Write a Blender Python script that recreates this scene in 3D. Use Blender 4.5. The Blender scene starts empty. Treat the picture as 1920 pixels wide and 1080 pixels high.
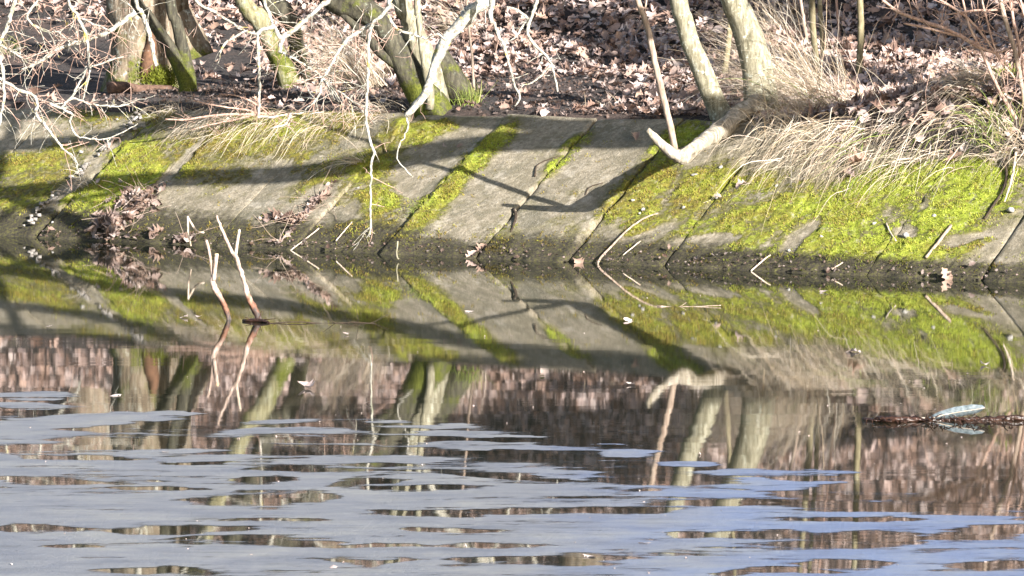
import bpy, math, random
import numpy as np
from mathutils import Vector

random.seed(7)
RNG = np.random.default_rng(7)
scene = bpy.context.scene
C = scene.collection

# ------------------------------------------------------------------ camera, sky, sun, exposure
FPX, CAMH, HOR = 7270.0, 1.6, -25.0          # focal length in photo pixels, eye height, horizon row
PITCH = math.atan((540 - HOR) / FPX)
cd = bpy.data.cameras.new("camera")
cd.sensor_width = 36.0
cd.lens = 36.0 * FPX / 1920.0
cd.clip_start, cd.clip_end = 0.5, 500.0
cam = bpy.data.objects.new("camera", cd)
cam.location = (0, 0, CAMH)
cam.rotation_euler = (math.pi / 2 - PITCH, 0, 0)
C.objects.link(cam)
scene.camera = cam

LIGHT = np.array([-0.474, 0.69, -0.283])      # the way the sunlight travels
SUN_ELEV = math.atan2(0.283, math.hypot(0.474, 0.69))
SUN_AZ = math.atan2(0.474, -0.69)
w = bpy.data.worlds.new("World")
scene.world = w
w.use_nodes = True
wn = w.node_tree
sky = wn.nodes.new("ShaderNodeTexSky")
sky.sky_type = 'NISHITA'
sky.sun_disc = False
sky.sun_elevation = SUN_ELEV
sky.sun_rotation = SUN_AZ
bg = wn.nodes["Background"]
bg.inputs[1].default_value = 0.07
wn.links.new(sky.outputs[0], bg.inputs[0])

sd = bpy.data.lights.new("sun", 'SUN')
sd.energy = 5.0
sd.angle = math.radians(0.5)
sd.color = (1.0, 0.96, 0.91)
so = bpy.data.objects.new("sun", sd)
so.rotation_euler = Vector(LIGHT.tolist()).to_track_quat('-Z', 'Y').to_euler()
so.location = (8, -12, 8)
C.objects.link(so)

scene.view_settings.view_transform = 'Standard'
scene.view_settings.look = 'None'
scene.view_settings.exposure = 1.78
scene.view_settings.gamma = 1.0

# ------------------------------------------------------------------ pixel -> place helpers
cp, sp = math.cos(PITCH), math.sin(PITCH)
def ray(px, py):
    x = (px - 960) / FPX
    y = (540 - py) / FPX
    return np.array([x, cp + y * sp, -sp + y * cp])
def proj(P):
    P = np.asarray(P, float)
    d = P - np.array([0, 0, CAMH])
    f = d[..., 1] * cp - d[..., 2] * sp
    up = d[..., 1] * sp + d[..., 2] * cp
    return 960 + FPX * d[..., 0] / f, 540 - FPX * up / f
CAM = np.array([0, 0, CAMH])
def at_depth(px, py, D):
    r = ray(px, py)
    return CAM + r * (D / r[1])
def at_water(px, py, z=0.0):
    r = ray(px, py)
    return CAM + r * ((z - CAMH) / r[2])
_A, _B = at_water(200, 453), at_water(1824, 527)
EU = (_B - _A) / np.linalg.norm(_B - _A)                 # along the bank, to the right
EV = np.array([-EU[1], EU[0], 0.0])                      # inland
ORG = at_water(960, 487.6)
ORG = _A + EU * np.dot(ORG - _A, EU)
SL = 0.58                                                # rise of the paved slope per metre inland
VTOP = 1.36
def uv(P):
    d = np.asarray(P, float) - ORG
    return d[..., 0] * EU[0] + d[..., 1] * EU[1], d[..., 0] * EV[0] + d[..., 1] * EV[1]
def xyz(u, v, z):
    u, v, z = np.broadcast_arrays(np.asarray(u, float), np.asarray(v, float), np.asarray(z, float))
    P = ORG + u[..., None] * EU + v[..., None] * EV
    P = P.copy()
    P[..., 2] = z
    return P
def at_slope(px, py, lift=0.0):
    r = ray(px, py)
    # z - lift = SL * v
    n = np.array([-SL * EV[0], -SL * EV[1], 1.0])
    t = (lift - np.dot(n, CAM - np.array([ORG[0], ORG[1], 0]))) / np.dot(n, r)
    return CAM + r * t
NSL = np.array([-SL * EV[0], -SL * EV[1], 1.0]); NSL /= np.linalg.norm(NSL)
USL = np.array([EV[0], EV[1], SL]); USL /= np.linalg.norm(USL)

# ------------------------------------------------------------------ noise
_perm = np.random.default_rng(3).random((256, 256))
def vnoise(x, y):
    x = np.asarray(x, float); y = np.asarray(y, float)
    xi = np.floor(x).astype(int); yi = np.floor(y).astype(int)
    fx = x - xi; fy = y - yi
    fx = fx * fx * (3 - 2 * fx); fy = fy * fy * (3 - 2 * fy)
    g = lambda a, b: _perm[a % 256, b % 256]
    return (g(xi, yi) * (1 - fx) + g(xi + 1, yi) * fx) * (1 - fy) + (g(xi, yi + 1) * (1 - fx) + g(xi + 1, yi + 1) * fx) * fy
def fbm(x, y, o=4):
    s = 0; a = 0.5; n = 0
    for k in range(o):
        s = s + a * vnoise(x * 2 ** k + 17.3 * k, y * 2 ** k + 9.1 * k)
        n += a; a *= 0.5
    return s / n - 0.5
def sstep(x, a, b):
    t = np.clip((np.asarray(x, float) - a) / (b - a), 0, 1)
    return t * t * (3 - 2 * t)

# ------------------------------------------------------------------ ground height
def ground(u, v):
    u = np.asarray(u, float); v = np.asarray(v, float)
    z = np.interp(v, [-70, -26, -22, -18, -2, -0.3, 0, VTOP - 0.02, VTOP + 0.12, 3.0, 4.3, 5.3, 6.5, 9, 14, 25, 60],
                     [0.6, 0.4, 0.1, -0.8, -0.9, -0.3, -0.08, SL * VTOP - 0.09, SL * VTOP + 0.02, 0.95, 1.10, 1.34, 1.86, 3.3, 5.8, 10, 17])
    land = sstep(v, VTOP, VTOP + 0.5)
    right = sstep(u, 1.0, 2.2)
    z = z + right * (0.13 * sstep(v, 0.95, 1.3) + 0.20 * sstep(v, 1.3, 2.5) - 0.40 * sstep(v, 2.6, 3.7) + 0.25 * sstep(v, 4.2, 5.5))
    left = sstep(-u, 1.0, 2.6)
    z = z - left * 0.10 * sstep(v, 1.6, 3.5)
    z = z + land * (0.13 * fbm(u * 0.8, v * 0.8, 4) + 0.05 * fbm(u * 4, v * 4, 3))
    z = z + sstep(v, 5, 10) * 1.2 * fbm(u * 0.25 + 5, v * 0.25, 3)
    z = z + right * sstep(v, 0.95, 1.15) * (1 - land) * 0.10 * fbm(u * 3, v * 3, 3)
    return z
def surf(P):
    u, v = uv(P)
    return np.maximum(ground(u, v), np.where((v < VTOP) & (v > -0.3), SL * v, -9))
def at_ground(px, py, vmin=0.9):
    r = ray(px, py)
    t = np.linspace(19, 45, 2600) / r[1]
    P = CAM + t[:, None] * r
    _, v = uv(P)
    hit = np.where((P[:, 2] < surf(P)) & (v > vmin))[0]
    k = hit[0] if len(hit) else len(t) - 1
    p = P[k].copy(); p[2] = surf(p)
    return p

# ------------------------------------------------------------------ object helpers
def tag(o, label=None, cat=None, group=None, kind=None):
    if label: o["label"] = label
    if cat: o["category"] = cat
    if group: o["group"] = group
    if kind: o["kind"] = kind
    return o
def thing(name, label, cat, loc=(0, 0, 0), group=None):
    o = bpy.data.objects.new(name, None)
    o.empty_display_size = 0.05
    o.location = [float(a) for a in loc]
    C.objects.link(o)
    return tag(o, label, cat, group)
class MB:
    def __init__(s):
        s.v = []; s.f = []; s.n = 0; s.c = []; s.hc = False; s.mi = []
    def add(s, V, F, col=None, mi=0):
        V = np.asarray(V, float)
        s.v.append(V)
        F = np.asarray(F, int)
        s.f.append(F + s.n)
        s.mi.append(np.full(len(F), mi))
        if col is None: col = (1, 1, 1)
        s.c.append(np.broadcast_to(np.asarray(col, float), (len(V), 3)))
        s.n += len(V)
    def build(s, name, mats, parent=None, smooth=True, origin=None):
        me = bpy.data.meshes.new(name)
        V = np.concatenate(s.v)
        if origin is None:
            origin = np.array(parent.location) if parent is not None else V.mean(axis=0) * [1, 1, 0] + [0, 0, V[:, 2].min()]
        origin = np.array(origin, float)
        V = V - origin
        loops = []; ls = []; tot = 0; mis = []
        for F, mi in zip(s.f, s.mi):
            if len(F) == 0: continue
            k = F.shape[1]
            loops.append(F.ravel()); ls.append(tot + np.arange(len(F)) * k); tot += F.size; mis.append(mi)
        loops = np.concatenate(loops); ls = np.concatenate(ls); mis = np.concatenate(mis)
        me.vertices.add(len(V)); me.vertices.foreach_set("co", V.ravel())
        me.loops.add(tot); me.loops.foreach_set("vertex_index", loops.astype(np.int32))
        me.polygons.add(len(ls)); me.polygons.foreach_set("loop_start", ls.astype(np.int32))
        me.polygons.foreach_set("material_index", mis.astype(np.int32))
        if smooth: me.polygons.foreach_set("use_smooth", np.ones(len(ls), bool))
        me.update(calc_edges=True)
        me.validate()
        ca = me.color_attributes.new("col", 'FLOAT_COLOR', 'POINT')
        c4 = np.ones((len(V), 4)); c4[:, :3] = np.concatenate(s.c)
        ca.data.foreach_set("color", c4.ravel())
        if not isinstance(mats, (list, tuple)): mats = [mats]
        for m in mats: me.materials.append(m)
        o = bpy.data.objects.new(name, me)
        C.objects.link(o)
        if parent is not None:
            o.parent = parent
            rel = origin
            p = parent
            while p is not None:
                rel = rel - np.array(p.location); p = p.parent
            o.location = rel.tolist()
        else:
            o.location = origin.tolist()
        return o

def smooth_path(pts, step):
    P = np.asarray(pts, float)
    if len(P) == 2:
        n = max(2, int(np.linalg.norm(P[1, :3] - P[0, :3]) / step))
        t = np.linspace(0, 1, n + 1)[:, None]
        return P[0] * (1 - t) + P[1] * t
    Q = np.vstack([2 * P[0] - P[1], P, 2 * P[-1] - P[-2]])
    out = []
    for i in range(1, len(Q) - 2):
        n = max(2, int(np.linalg.norm(Q[i + 1, :3] - Q[i, :3]) / step))
        t = (np.arange(n) / n)[:, None]
        a, b, c, d = Q[i - 1], Q[i], Q[i + 1], Q[i + 2]
        out.append(0.5 * (2 * b + (c - a) * t + (2 * a - 5 * b + 4 * c - d) * t ** 2 + (3 * b - a - 3 * c + d) * t ** 3))
    out.append(P[-1:])
    return np.vstack(out)

def tube(mb, pts, radii, n=8, step=0.05, wob=0.0, rough=0.0, ell=None, mi=0, col=None, tip=True, seed=None):
    """sweep a bumpy round section along a smoothed path; radii in metres, one per point"""
    P4 = np.hstack([np.asarray(pts, float), np.asarray(radii, float)[:, None]])
    S = smooth_path(P4, step)
    P = S[:, :3].copy(); R = np.maximum(S[:, 3], 0.0008)
    m = len(P)
    rg = np.random.default_rng(seed if seed is not None else random.randrange(10 ** 9))
    if wob > 0 and m > 2:
        s = np.cumsum(np.r_[0, np.linalg.norm(np.diff(P, axis=0), axis=1)])
        for k in range(3):
            fr = rg.uniform(3, 8)
            P[:, k] += wob * np.sin(s * fr * 2 + rg.uniform(0, 6)) * np.minimum(1, s / 0.1) * 0.6
            P[1:-1, k] += rg.normal(0, wob * 0.35, m - 2)
    T = np.gradient(P, axis=0)
    T /= np.linalg.norm(T, axis=1)[:, None] + 1e-9
    nrm = np.cross(T[0], [0.31, 0.2, 0.93]); nrm /= np.linalg.norm(nrm) + 1e-9
    ang = np.arange(n) / n * 2 * math.pi
    V = np.zeros((m, n, 3))
    ph = rg.uniform(0, 50)
    for i in range(m):
        nrm = nrm - T[i] * np.dot(nrm, T[i]); nrm /= np.linalg.norm(nrm) + 1e-9
        b = np.cross(T[i], nrm)
        rr = np.full(n, R[i])
        if rough > 0:
            rr = rr * (1 + rough * 2 * fbm(ph + np.cos(ang) * 1.7 + 3, ph + np.sin(ang) * 1.7 + i * step / max(R.mean(), 0.01) * 0.45, 3)
                       + rough * 0.8 * fbm(ph + ang * 4.0, ph + i * step * 3.0 + 0 * ang, 2) * np.sin(ang / 2))
        V[i] = P[i] + rr[:, None] * (np.cos(ang)[:, None] * nrm + np.sin(ang)[:, None] * b)
    V = V.reshape(-1, 3)
    i = np.arange(m - 1)[:, None] * n; j = np.arange(n)[None, :]; j2 = (j + 1) % n
    F = np.stack([i + j, i + j2, i + n + j2, i + n + j], -1).reshape(-1, 4)
    base = mb.n
    mb.add(V, F, col, mi)
    # caps
    for end, pt in ((0, P[0]), (m - 1, P[-1] + (T[-1] * R[-1] * (0.9 if tip else 0.05)))):
        k = np.arange(n); k2 = (k + 1) % n
        if end == 0: tri = np.stack([k2, k, np.full(n, m * n)], -1)
        else: tri = np.stack([end * n + k, end * n + k2, np.full(n, m * n + 1)], -1)
        mb.f.append(tri + base); mb.mi.append(np.full(n, mi))
    mb.v.append(np.array([P[0], P[-1] + (T[-1] * R[-1] * (0.9 if tip else 0.05))]))
    mb.c.append(np.broadcast_to(np.asarray((1, 1, 1) if col is None else col, float), (2, 3)))
    mb.n += 2
    return P

def unit(v): 
    v = np.asarray(v, float); return v / (np.linalg.norm(v) + 1e-9)
def rdir():
    return unit(RNG.normal(size=3))
def twig(mb, p, d, L, r, depth=1, droop=0.0, mi=0, n=5, kids=3, bend=0.35):
    """a crooked twig with side twigs"""
    k = max(3, int(L / 0.05)); pts = [np.array(p, float)]; d = unit(d)
    for i in range(k):
        d = unit(d + RNG.normal(0, bend * 0.45, 3) + np.array([0, 0, -droop]))
        pts.append(pts[-1] + d * L / k)
    rad = np.linspace(r, max(0.0011, r * 0.45), k + 1)
    tube(mb, pts, rad, n=n, step=max(0.02, L / 14), mi=mi)
    if depth > 0:
        for _ in range(kids):
            j = RNG.integers(1, k + 1)
            dd = unit(pts[j] - pts[j - 1] + 0.95 * rdir())
            twig(mb, pts[j], dd, L * RNG.uniform(0.25, 0.6), max(0.0012, rad[j] * 0.7), depth - 1, droop, mi, max(4, n - 1), kids, bend)

# ------------------------------------------------------------------ materials
def new_mat(name):
    m = bpy.data.materials.new(name); m.use_nodes = True
    nt = m.node_tree
    return m, nt, nt.nodes["Principled BSDF"]
def N(nt, t, **kw):
    n = nt.nodes.new(t)
    for k, v in kw.items():
        if k in n.inputs: n.inputs[k].default_value = v
        else: setattr(n, k, v)
    return n
def noise(nt, vec, scale, detail=4, rough=0.6, dist=0.0):
    n = N(nt, "ShaderNodeTexNoise"); n.inputs["Scale"].default_value = scale
    n.inputs["Detail"].default_value = detail; n.inputs["Roughness"].default_value = rough
    n.inputs["Distortion"].default_value = dist
    nt.links.new(vec, n.inputs["Vector"])
    return n.outputs["Fac"]
def ramp(nt, fac, stops):
    r = N(nt, "ShaderNodeValToRGB")
    e = r.color_ramp.elements
    while len(e) < len(stops): e.new(0.5)
    for el, (p, c) in zip(e, stops):
        el.position = p; el.color = (*c, 1) if len(c) == 3 else c
    nt.links.new(fac, r.inputs[0])
    return r.outputs[0]
def mix(nt, fac, a, b, mode='MIX'):
    m = N(nt, "ShaderNodeMix", data_type='RGBA', blend_type=mode)
    for s, i in ((fac, 0), (a, 6), (b, 7)):
        if isinstance(s, (int, float)): m.inputs[i].default_value = s
        elif isinstance(s, tuple): m.inputs[i].default_value = (*s, 1)
        else: nt.links.new(s, m.inputs[i])
    return m.outputs[2]
def mth(nt, op, a, b=None, clamp=False):
    m = N(nt, "ShaderNodeMath", operation=op); m.use_clamp = clamp
    for s, i in ((a, 0), (b, 1)):
        if s is None: continue
        if isinstance(s, (int, float)): m.inputs[i].default_value = s
        else: nt.links.new(s, m.inputs[i])
    return m.outputs[0]
def mapr(nt, v, a, b, c=0.0, d=1.0):
    m = N(nt, "ShaderNodeMapRange"); m.interpolation_type = 'SMOOTHSTEP'
    nt.links.new(v, m.inputs[0])
    for i, x in enumerate((a, b, c, d)): m.inputs[1 + i].default_value = x
    return m.outputs[0]
def wpos(nt):
    return N(nt, "ShaderNodeNewGeometry").outputs["Position"]
def attr(nt, name="col"):
    return N(nt, "ShaderNodeVertexColor", layer_name=name).outputs[0]
def bump(nt, bsdf, h, strength, dist):
    b = N(nt, "ShaderNodeBump"); b.inputs["Strength"].default_value = strength
    b.inputs["Distance"].default_value = dist
    nt.links.new(h, b.inputs["Height"]); nt.links.new(b.outputs[0], bsdf.inputs["Normal"])
def stretch(nt, vec, s):
    m = N(nt, "ShaderNodeMapping"); m.inputs["Scale"].default_value = s
    nt.links.new(vec, m.inputs[0]); return m.outputs[0]

def bark_mat(name, cols, patch, moss=0.0, scale=40.0, bumpd=0.012, patch_lo=0.52):
    m, nt, b = new_mat(name)
    p = wpos(nt)
    st = stretch(nt, p, (1, 1, 0.22))
    f = noise(nt, st, scale, 6, 0.65)
    base = ramp(nt, f, [(0.3, cols[0]), (0.5, cols[1]), (0.72, cols[2])])
    l = noise(nt, p, 26.0, 5, 0.7)
    lf = mapr(nt, l, patch_lo, patch_lo + 0.17)
    c = mix(nt, lf, base, patch)
    l2 = noise(nt, p, 7.0, 4, 0.6)
    c = mix(nt, mapr(nt, l2, 0.40, 0.62, 0.0, 0.55), c, base)
    if moss > 0:
        g = noise(nt, p, 5.0, 5, 0.7)
        geo = N(nt, "ShaderNodeNewGeometry")
        sx = N(nt, "ShaderNodeSeparateXYZ"); nt.links.new(p, sx.inputs[0])
        low = mapr(nt, sx.outputs[2], 1.7, 0.7)
        gf = mapr(nt, mth(nt, 'ADD', g, mth(nt, 'MULTIPLY', low, 0.22)), 0.62 - moss * 0.2, 0.78 - moss * 0.2)
        gc = ramp(nt, noise(nt, p, 90, 3), [(0.3, (0.035, 0.045, 0.008)), (0.7, (0.13, 0.14, 0.022))])
        c = mix(nt, gf, c, gc)
    nt.links.new(c, b.inputs["Base Color"])
    b.inputs["Roughness"].default_value = 0.9
    b.inputs["Specular IOR Level"].default_value = 0.2
    bump(nt, b, mth(nt, 'ADD', f, mth(nt, 'MULTIPLY', l, 0.5)), 0.8, bumpd)
    return m
M = {}
M['oak_bark'] = bark_mat("oak_bark", [(0.04, 0.03, 0.022), (0.17, 0.13, 0.09), (0.30, 0.25, 0.19)], (0.42, 0.43, 0.36), 0.06, 26, 0.02)
M['olive_bark'] = bark_mat("olive_bark", [(0.07, 0.06, 0.035), (0.20, 0.18, 0.10), (0.33, 0.31, 0.20)], (0.40, 0.42, 0.33), 0.3, 40)
M['dark_bark'] = bark_mat("dark_bark", [(0.02, 0.018, 0.015), (0.055, 0.05, 0.036), (0.115, 0.105, 0.07)], (0.20, 0.22, 0.16), 0.10, 40, 0.012, 0.58)
M['grey_bark'] = bark_mat("grey_bark", [(0.09, 0.08, 0.05), (0.215, 0.195, 0.135), (0.36, 0.335, 0.25)], (0.56, 0.57, 0.47), 0.0, 55, 0.006)
M['limb_bark'] = bark_mat("limb_bark", [(0.10, 0.085, 0.06), (0.30, 0.26, 0.20), (0.50, 0.45, 0.38)], (0.46, 0.42, 0.22), 0.0, 34, 0.015, 0.60)
M['pole_bark'] = bark_mat("pole_bark", [(0.10, 0.08, 0.045), (0.20, 0.17, 0.10), (0.30, 0.26, 0.165)], (0.36, 0.34, 0.25), 0.0, 60, 0.003)
M['shoot_bark'] = bark_mat("shoot_bark", [(0.15, 0.105, 0.08), (0.29, 0.22, 0.17), (0.43, 0.355, 0.29)], (0.55, 0.50, 0.40), 0.0, 70, 0.002, 0.6)
M['red_twig'] = bark_mat("red_twig", [(0.17, 0.10, 0.08), (0.36, 0.24, 0.19), (0.52, 0.40, 0.33)], (0.55, 0.49, 0.40), 0.0, 70, 0.002, 0.62)

def lichen_mat():
    m, nt, b = new_mat("lichen_bark")
    p = wpos(nt)
    f = noise(nt, p, 60, 5, 0.7)
    c = ramp(nt, f, [(0.34, (0.10, 0.09, 0.07)), (0.47, (0.31, 0.29, 0.24)), (0.64, (0.53, 0.505, 0.44))])
    y = mapr(nt, noise(nt, p, 17, 3, 0.6), 0.60, 0.70)
    c = mix(nt, y, c, (0.50, 0.40, 0.10))
    g = mapr(nt, noise(nt, p, 9, 3, 0.6), 0.60, 0.72)
    c = mix(nt, g, c, (0.22, 0.22, 0.15))
    nt.links.new(c, b.inputs["Base Color"]); b.inputs["Roughness"].default_value = 0.95
    bump(nt, b, f, 0.9, 0.006)
    return m
M['lichen'] = lichen_mat()

def plain(name, c1, c2, scale=60, rough=0.8, bd=0.002, trans=0.0):
    m, nt, b = new_mat(name)
    p = wpos(nt)
    f = noise(nt, p, scale, 4, 0.65)
    c = ramp(nt, f, [(0.3, c1), (0.7, c2)])
    nt.links.new(c, b.inputs["Base Color"]); b.inputs["Roughness"].default_value = rough
    b.inputs["Specular IOR Level"].default_value = 0.25
    bump(nt, b, f, 0.6, bd)
    return m
M['root_bark'] = plain("root_bark", (0.05, 0.03, 0.022), (0.20, 0.12, 0.085), 26, 0.9, 0.01)
M['exposed_wood'] = plain("exposed_wood", (0.05, 0.028, 0.018), (0.18, 0.095, 0.055), 22, 0.9, 0.01)
M['pale_wood'] = plain("pale_wood", (0.28, 0.21, 0.15), (0.60, 0.51, 0.42), 45, 0.85, 0.003)
M['red_wood'] = plain("red_wood", (0.04, 0.018, 0.012), (0.20, 0.085, 0.05), 45, 0.6, 0.003)
M['wet_wood'] = plain("wet_wood", (0.008, 0.006, 0.005), (0.065, 0.032, 0.022), 45, 0.16, 0.010)
M['wet_bark'] = plain("wet_bark", (0.03, 0.024, 0.02), (0.40, 0.33, 0.28), 40, 0.7, 0.004)
def stick_mat():
    m, nt, b = new_mat("soaked_stick")
    p = wpos(nt)
    sx = N(nt, "ShaderNodeSeparateXYZ"); nt.links.new(p, sx.inputs[0])
    f = noise(nt, stretch(nt, p, (1, 1, 0.4)), 60, 5, 0.7)
    dry = ramp(nt, f, [(0.3, (0.12, 0.08, 0.06)), (0.5, (0.34, 0.25, 0.20)), (0.7, (0.55, 0.46, 0.40))])
    red = ramp(nt, f, [(0.3, (0.05, 0.022, 0.014)), (0.7, (0.25, 0.11, 0.06))])
    wet = ramp(nt, f, [(0.3, (0.012, 0.010, 0.009)), (0.7, (0.08, 0.055, 0.045))])
    h = mth(nt, 'ADD', sx.outputs[2], mth(nt, 'MULTIPLY', mth(nt, 'SUBTRACT', noise(nt, p, 22, 4, 0.7), 0.5), 0.16))
    c = mix(nt, mapr(nt, h, 0.16, 0.08), dry, red)
    c = mix(nt, mapr(nt, h, 0.07, 0.02), c, wet)
    nt.links.new(c, b.inputs["Base Color"]); b.inputs["Roughness"].default_value = 0.7
    bump(nt, b, f, 0.8, 0.005)
    return m
M['soaked'] = stick_mat()
M['cut_wood'] = plain("cut_wood", (0.60, 0.42, 0.24), (0.74, 0.56, 0.36), 60, 0.8, 0.001)
M['stone'] = plain("stone", (0.16, 0.15, 0.135), (0.42, 0.40, 0.375), 60, 0.85, 0.004)
M['mortar'] = plain("mortar", (0.10, 0.09, 0.08), (0.38, 0.35, 0.32), 28, 0.9, 0.006)
M['dark_stone'] = plain("dark_stone", (0.10, 0.09, 0.085), (0.25, 0.23, 0.21), 60, 0.85, 0.004)
M['feather'] = plain("feather", (0.05, 0.068, 0.075), (0.17, 0.20, 0.215), 75, 0.6, 0.001)
M['root'] = plain("root", (0.02, 0.014, 0.010), (0.07, 0.05, 0.035), 50, 0.9, 0.004)

def attr_mat(name, rough=0.75, trans=0.25, var=0.35, scale=50):
    """colour comes from each leaf or blade itself; fine noise breaks it up; thin, so some light passes through"""
    m, nt, b = new_mat(name)
    a = attr(nt)
    f = noise(nt, wpos(nt), scale, 3, 0.6)
    c = mix(nt, var, a, mix(nt, mapr(nt, f, 0.3, 0.7), (0.35, 0.30, 0.26), (1, 1, 1)), 'MULTIPLY')
    nt.links.new(c, b.inputs["Base Color"]); b.inputs["Roughness"].default_value = rough
    b.inputs["Specular IOR Level"].default_value = 0.3
    if trans > 0:
        t = N(nt, "ShaderNodeBsdfTranslucent"); nt.links.new(c, t.inputs[0])
        ms = N(nt, "ShaderNodeMixShader"); ms.inputs[0].default_value = trans
        nt.links.new(b.outputs[0], ms.inputs[1]); nt.links.new(t.outputs[0], ms.inputs[2])
        nt.links.new(ms.outputs[0], nt.nodes["Material Output"].inputs[0])
    return m
M['leaf'] = attr_mat("dead_leaf", 0.55, 0.18)
M['blade'] = attr_mat("grass_blade", 0.6, 0.25, 0.2)
M['moss_leaf'] = attr_mat("moss_leaf", 0.8, 0.25, 0.3, 35)

def soil_mat():
    m, nt, b = new_mat("soil")
    p = wpos(nt)
    f = noise(nt, p, 35, 8, 0.75)
    c = ramp(nt, f, [(0.3, (0.010, 0.008, 0.007)), (0.5, (0.032, 0.026, 0.023)), (0.74, (0.14, 0.105, 0.09))])
    k = noise(nt, p, 2.2, 5, 0.65)
    c = mix(nt, mapr(nt, k, 0.45, 0.65), c, ramp(nt, noise(nt, p, 60, 5, 0.7), [(0.3, (0.03, 0.02, 0.016)), (0.7, (0.15, 0.10, 0.08))]))
    nt.links.new(c, b.inputs["Base Color"]); b.inputs["Roughness"].default_value = 0.95
    bump(nt, b, f, 1.0, 0.03)
    return m
M['soil'] = soil_mat()

def slab_mat():
    # col: R = moss cover, G = 0 ochre .. 1 lime, B = wet dark toe
    m, nt, b = new_mat("mossy_concrete")
    p = wpos(nt)
    sep = N(nt, "ShaderNodeSeparateColor"); nt.links.new(attr(nt), sep.inputs[0])
    moss, hue, wet = sep.outputs[0], sep.outputs[1], sep.outputs[2]
    f1 = noise(nt, p, 9, 6, 0.7); f2 = noise(nt, p, 140, 3, 0.7); f3 = noise(nt, p, 38, 6, 0.75)
    con = ramp(nt, f3, [(0.28, (0.135, 0.112, 0.078)), (0.5, (0.275, 0.235, 0.17)), (0.75, (0.44, 0.39, 0.305))])
    con = mix(nt, mapr(nt, f1, 0.42, 0.60, 0, 0.7), con, (0.15, 0.13, 0.085))
    con = mix(nt, mapr(nt, noise(nt, p, 3.1, 6, 0.75), 0.50, 0.64, 0, 0.6), con, (0.105, 0.10, 0.07))
    con = mix(nt, mapr(nt, noise(nt, p, 5.3, 6, 0.75), 0.46, 0.34, 0, 0.5), con, (0.47, 0.42, 0.345))
    con = mix(nt, mapr(nt, f2, 0.60, 0.72, 0, 0.55), con, (0.62, 0.58, 0.52))
    con = mix(nt, mapr(nt, f2, 0.42, 0.30, 0, 0.6), con, (0.10, 0.085, 0.065))
    # rain streaks that follow the fall of the slope
    rot = N(nt, "ShaderNodeMapping"); rot.inputs["Rotation"].default_value = (0, 0, -math.atan2(EU[1], EU[0]))
    nt.links.new(p, rot.inputs[0])
    stk = noise(nt, stretch(nt, rot.outputs[0], (14, 1.6, 1.0)), 2.2, 5, 0.65)
    con = mix(nt, mapr(nt, stk, 0.5, 0.75, 0, 0.28), con, (0.135, 0.115, 0.07))
    con = mix(nt, mapr(nt, stk, 0.42, 0.25, 0, 0.25), con, (0.50, 0.46, 0.40))
    lime = ramp(nt, f3, [(0.25, (0.06, 0.09, 0.012)), (0.48, (0.265, 0.315, 0.028)), (0.72, (0.46, 0.52, 0.09))])
    och = ramp(nt, f3, [(0.25, (0.07, 0.055, 0.012)), (0.5, (0.205, 0.165, 0.030)), (0.78, (0.36, 0.30, 0.075))])
    hv = mth(nt, 'ADD', hue, mth(nt, 'MULTIPLY', mth(nt, 'SUBTRACT', noise(nt, p, 11, 5, 0.75), 0.5), 2.6), True)
    mc = mix(nt, hv, och, lime)
    mc = mix(nt, mapr(nt, noise(nt, p, 70, 4, 0.75), 0.47, 0.34, 0, 0.7), mc, (0.06, 0.05, 0.02))
    mc = mix(nt, mapr(nt, noise(nt, p, 19, 6, 0.8), 0.54, 0.66, 0, 0.8), mc, (0.34, 0.30, 0.23))
    mm = mth(nt, 'ADD', moss, mth(nt, 'MULTIPLY', mth(nt, 'SUBTRACT', noise(nt, p, 24, 7, 0.82), 0.5), 2.4))
    mf = mapr(nt, mm, 0.40, 0.62)
    stain = mapr(nt, mth(nt, 'ADD', moss, mth(nt, 'MULTIPLY', mth(nt, 'SUBTRACT', noise(nt, p, 6, 6, 0.75), 0.5), 1.6)), 0.04, 0.52, 0, 0.88)
    con = mix(nt, stain, con, ramp(nt, f3, [(0.3, (0.06, 0.056, 0.02)), (0.7, (0.235, 0.21, 0.085))]))
    c = mix(nt, mf, con, mc)
    wn_ = mth(nt, 'ADD', wet, mth(nt, 'MULTIPLY', mth(nt, 'SUBTRACT', noise(nt, p, 16, 6, 0.78), 0.5), 1.3))
    wf = mapr(nt, wn_, 0.10, 0.58, 0.0, 1.0)
    wc = ramp(nt, noise(nt, p, 55, 5, 0.75), [(0.3, (0.012, 0.011, 0.010)), (0.48, (0.05, 0.042, 0.030)), (0.62, (0.085, 0.08, 0.028)), (0.76, (0.22, 0.22, 0.07))])
    c = mix(nt, wf, c, wc)
    nt.links.new(c, b.inputs["Base Color"]); b.inputs["Roughness"].default_value = 0.9
    b.inputs["Specular IOR Level"].default_value = 0.25
    h = mth(nt, 'ADD', mth(nt, 'MULTIPLY', f2, 0.5), mth(nt, 'ADD', f3, mth(nt, 'MULTIPLY', mth(nt, 'MULTIPLY', mf, noise(nt, p, 80, 4, 0.8)), 1.6)))
    bump(nt, b, h, 0.9, 0.012)
    return m
M['slab'] = slab_mat()

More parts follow.
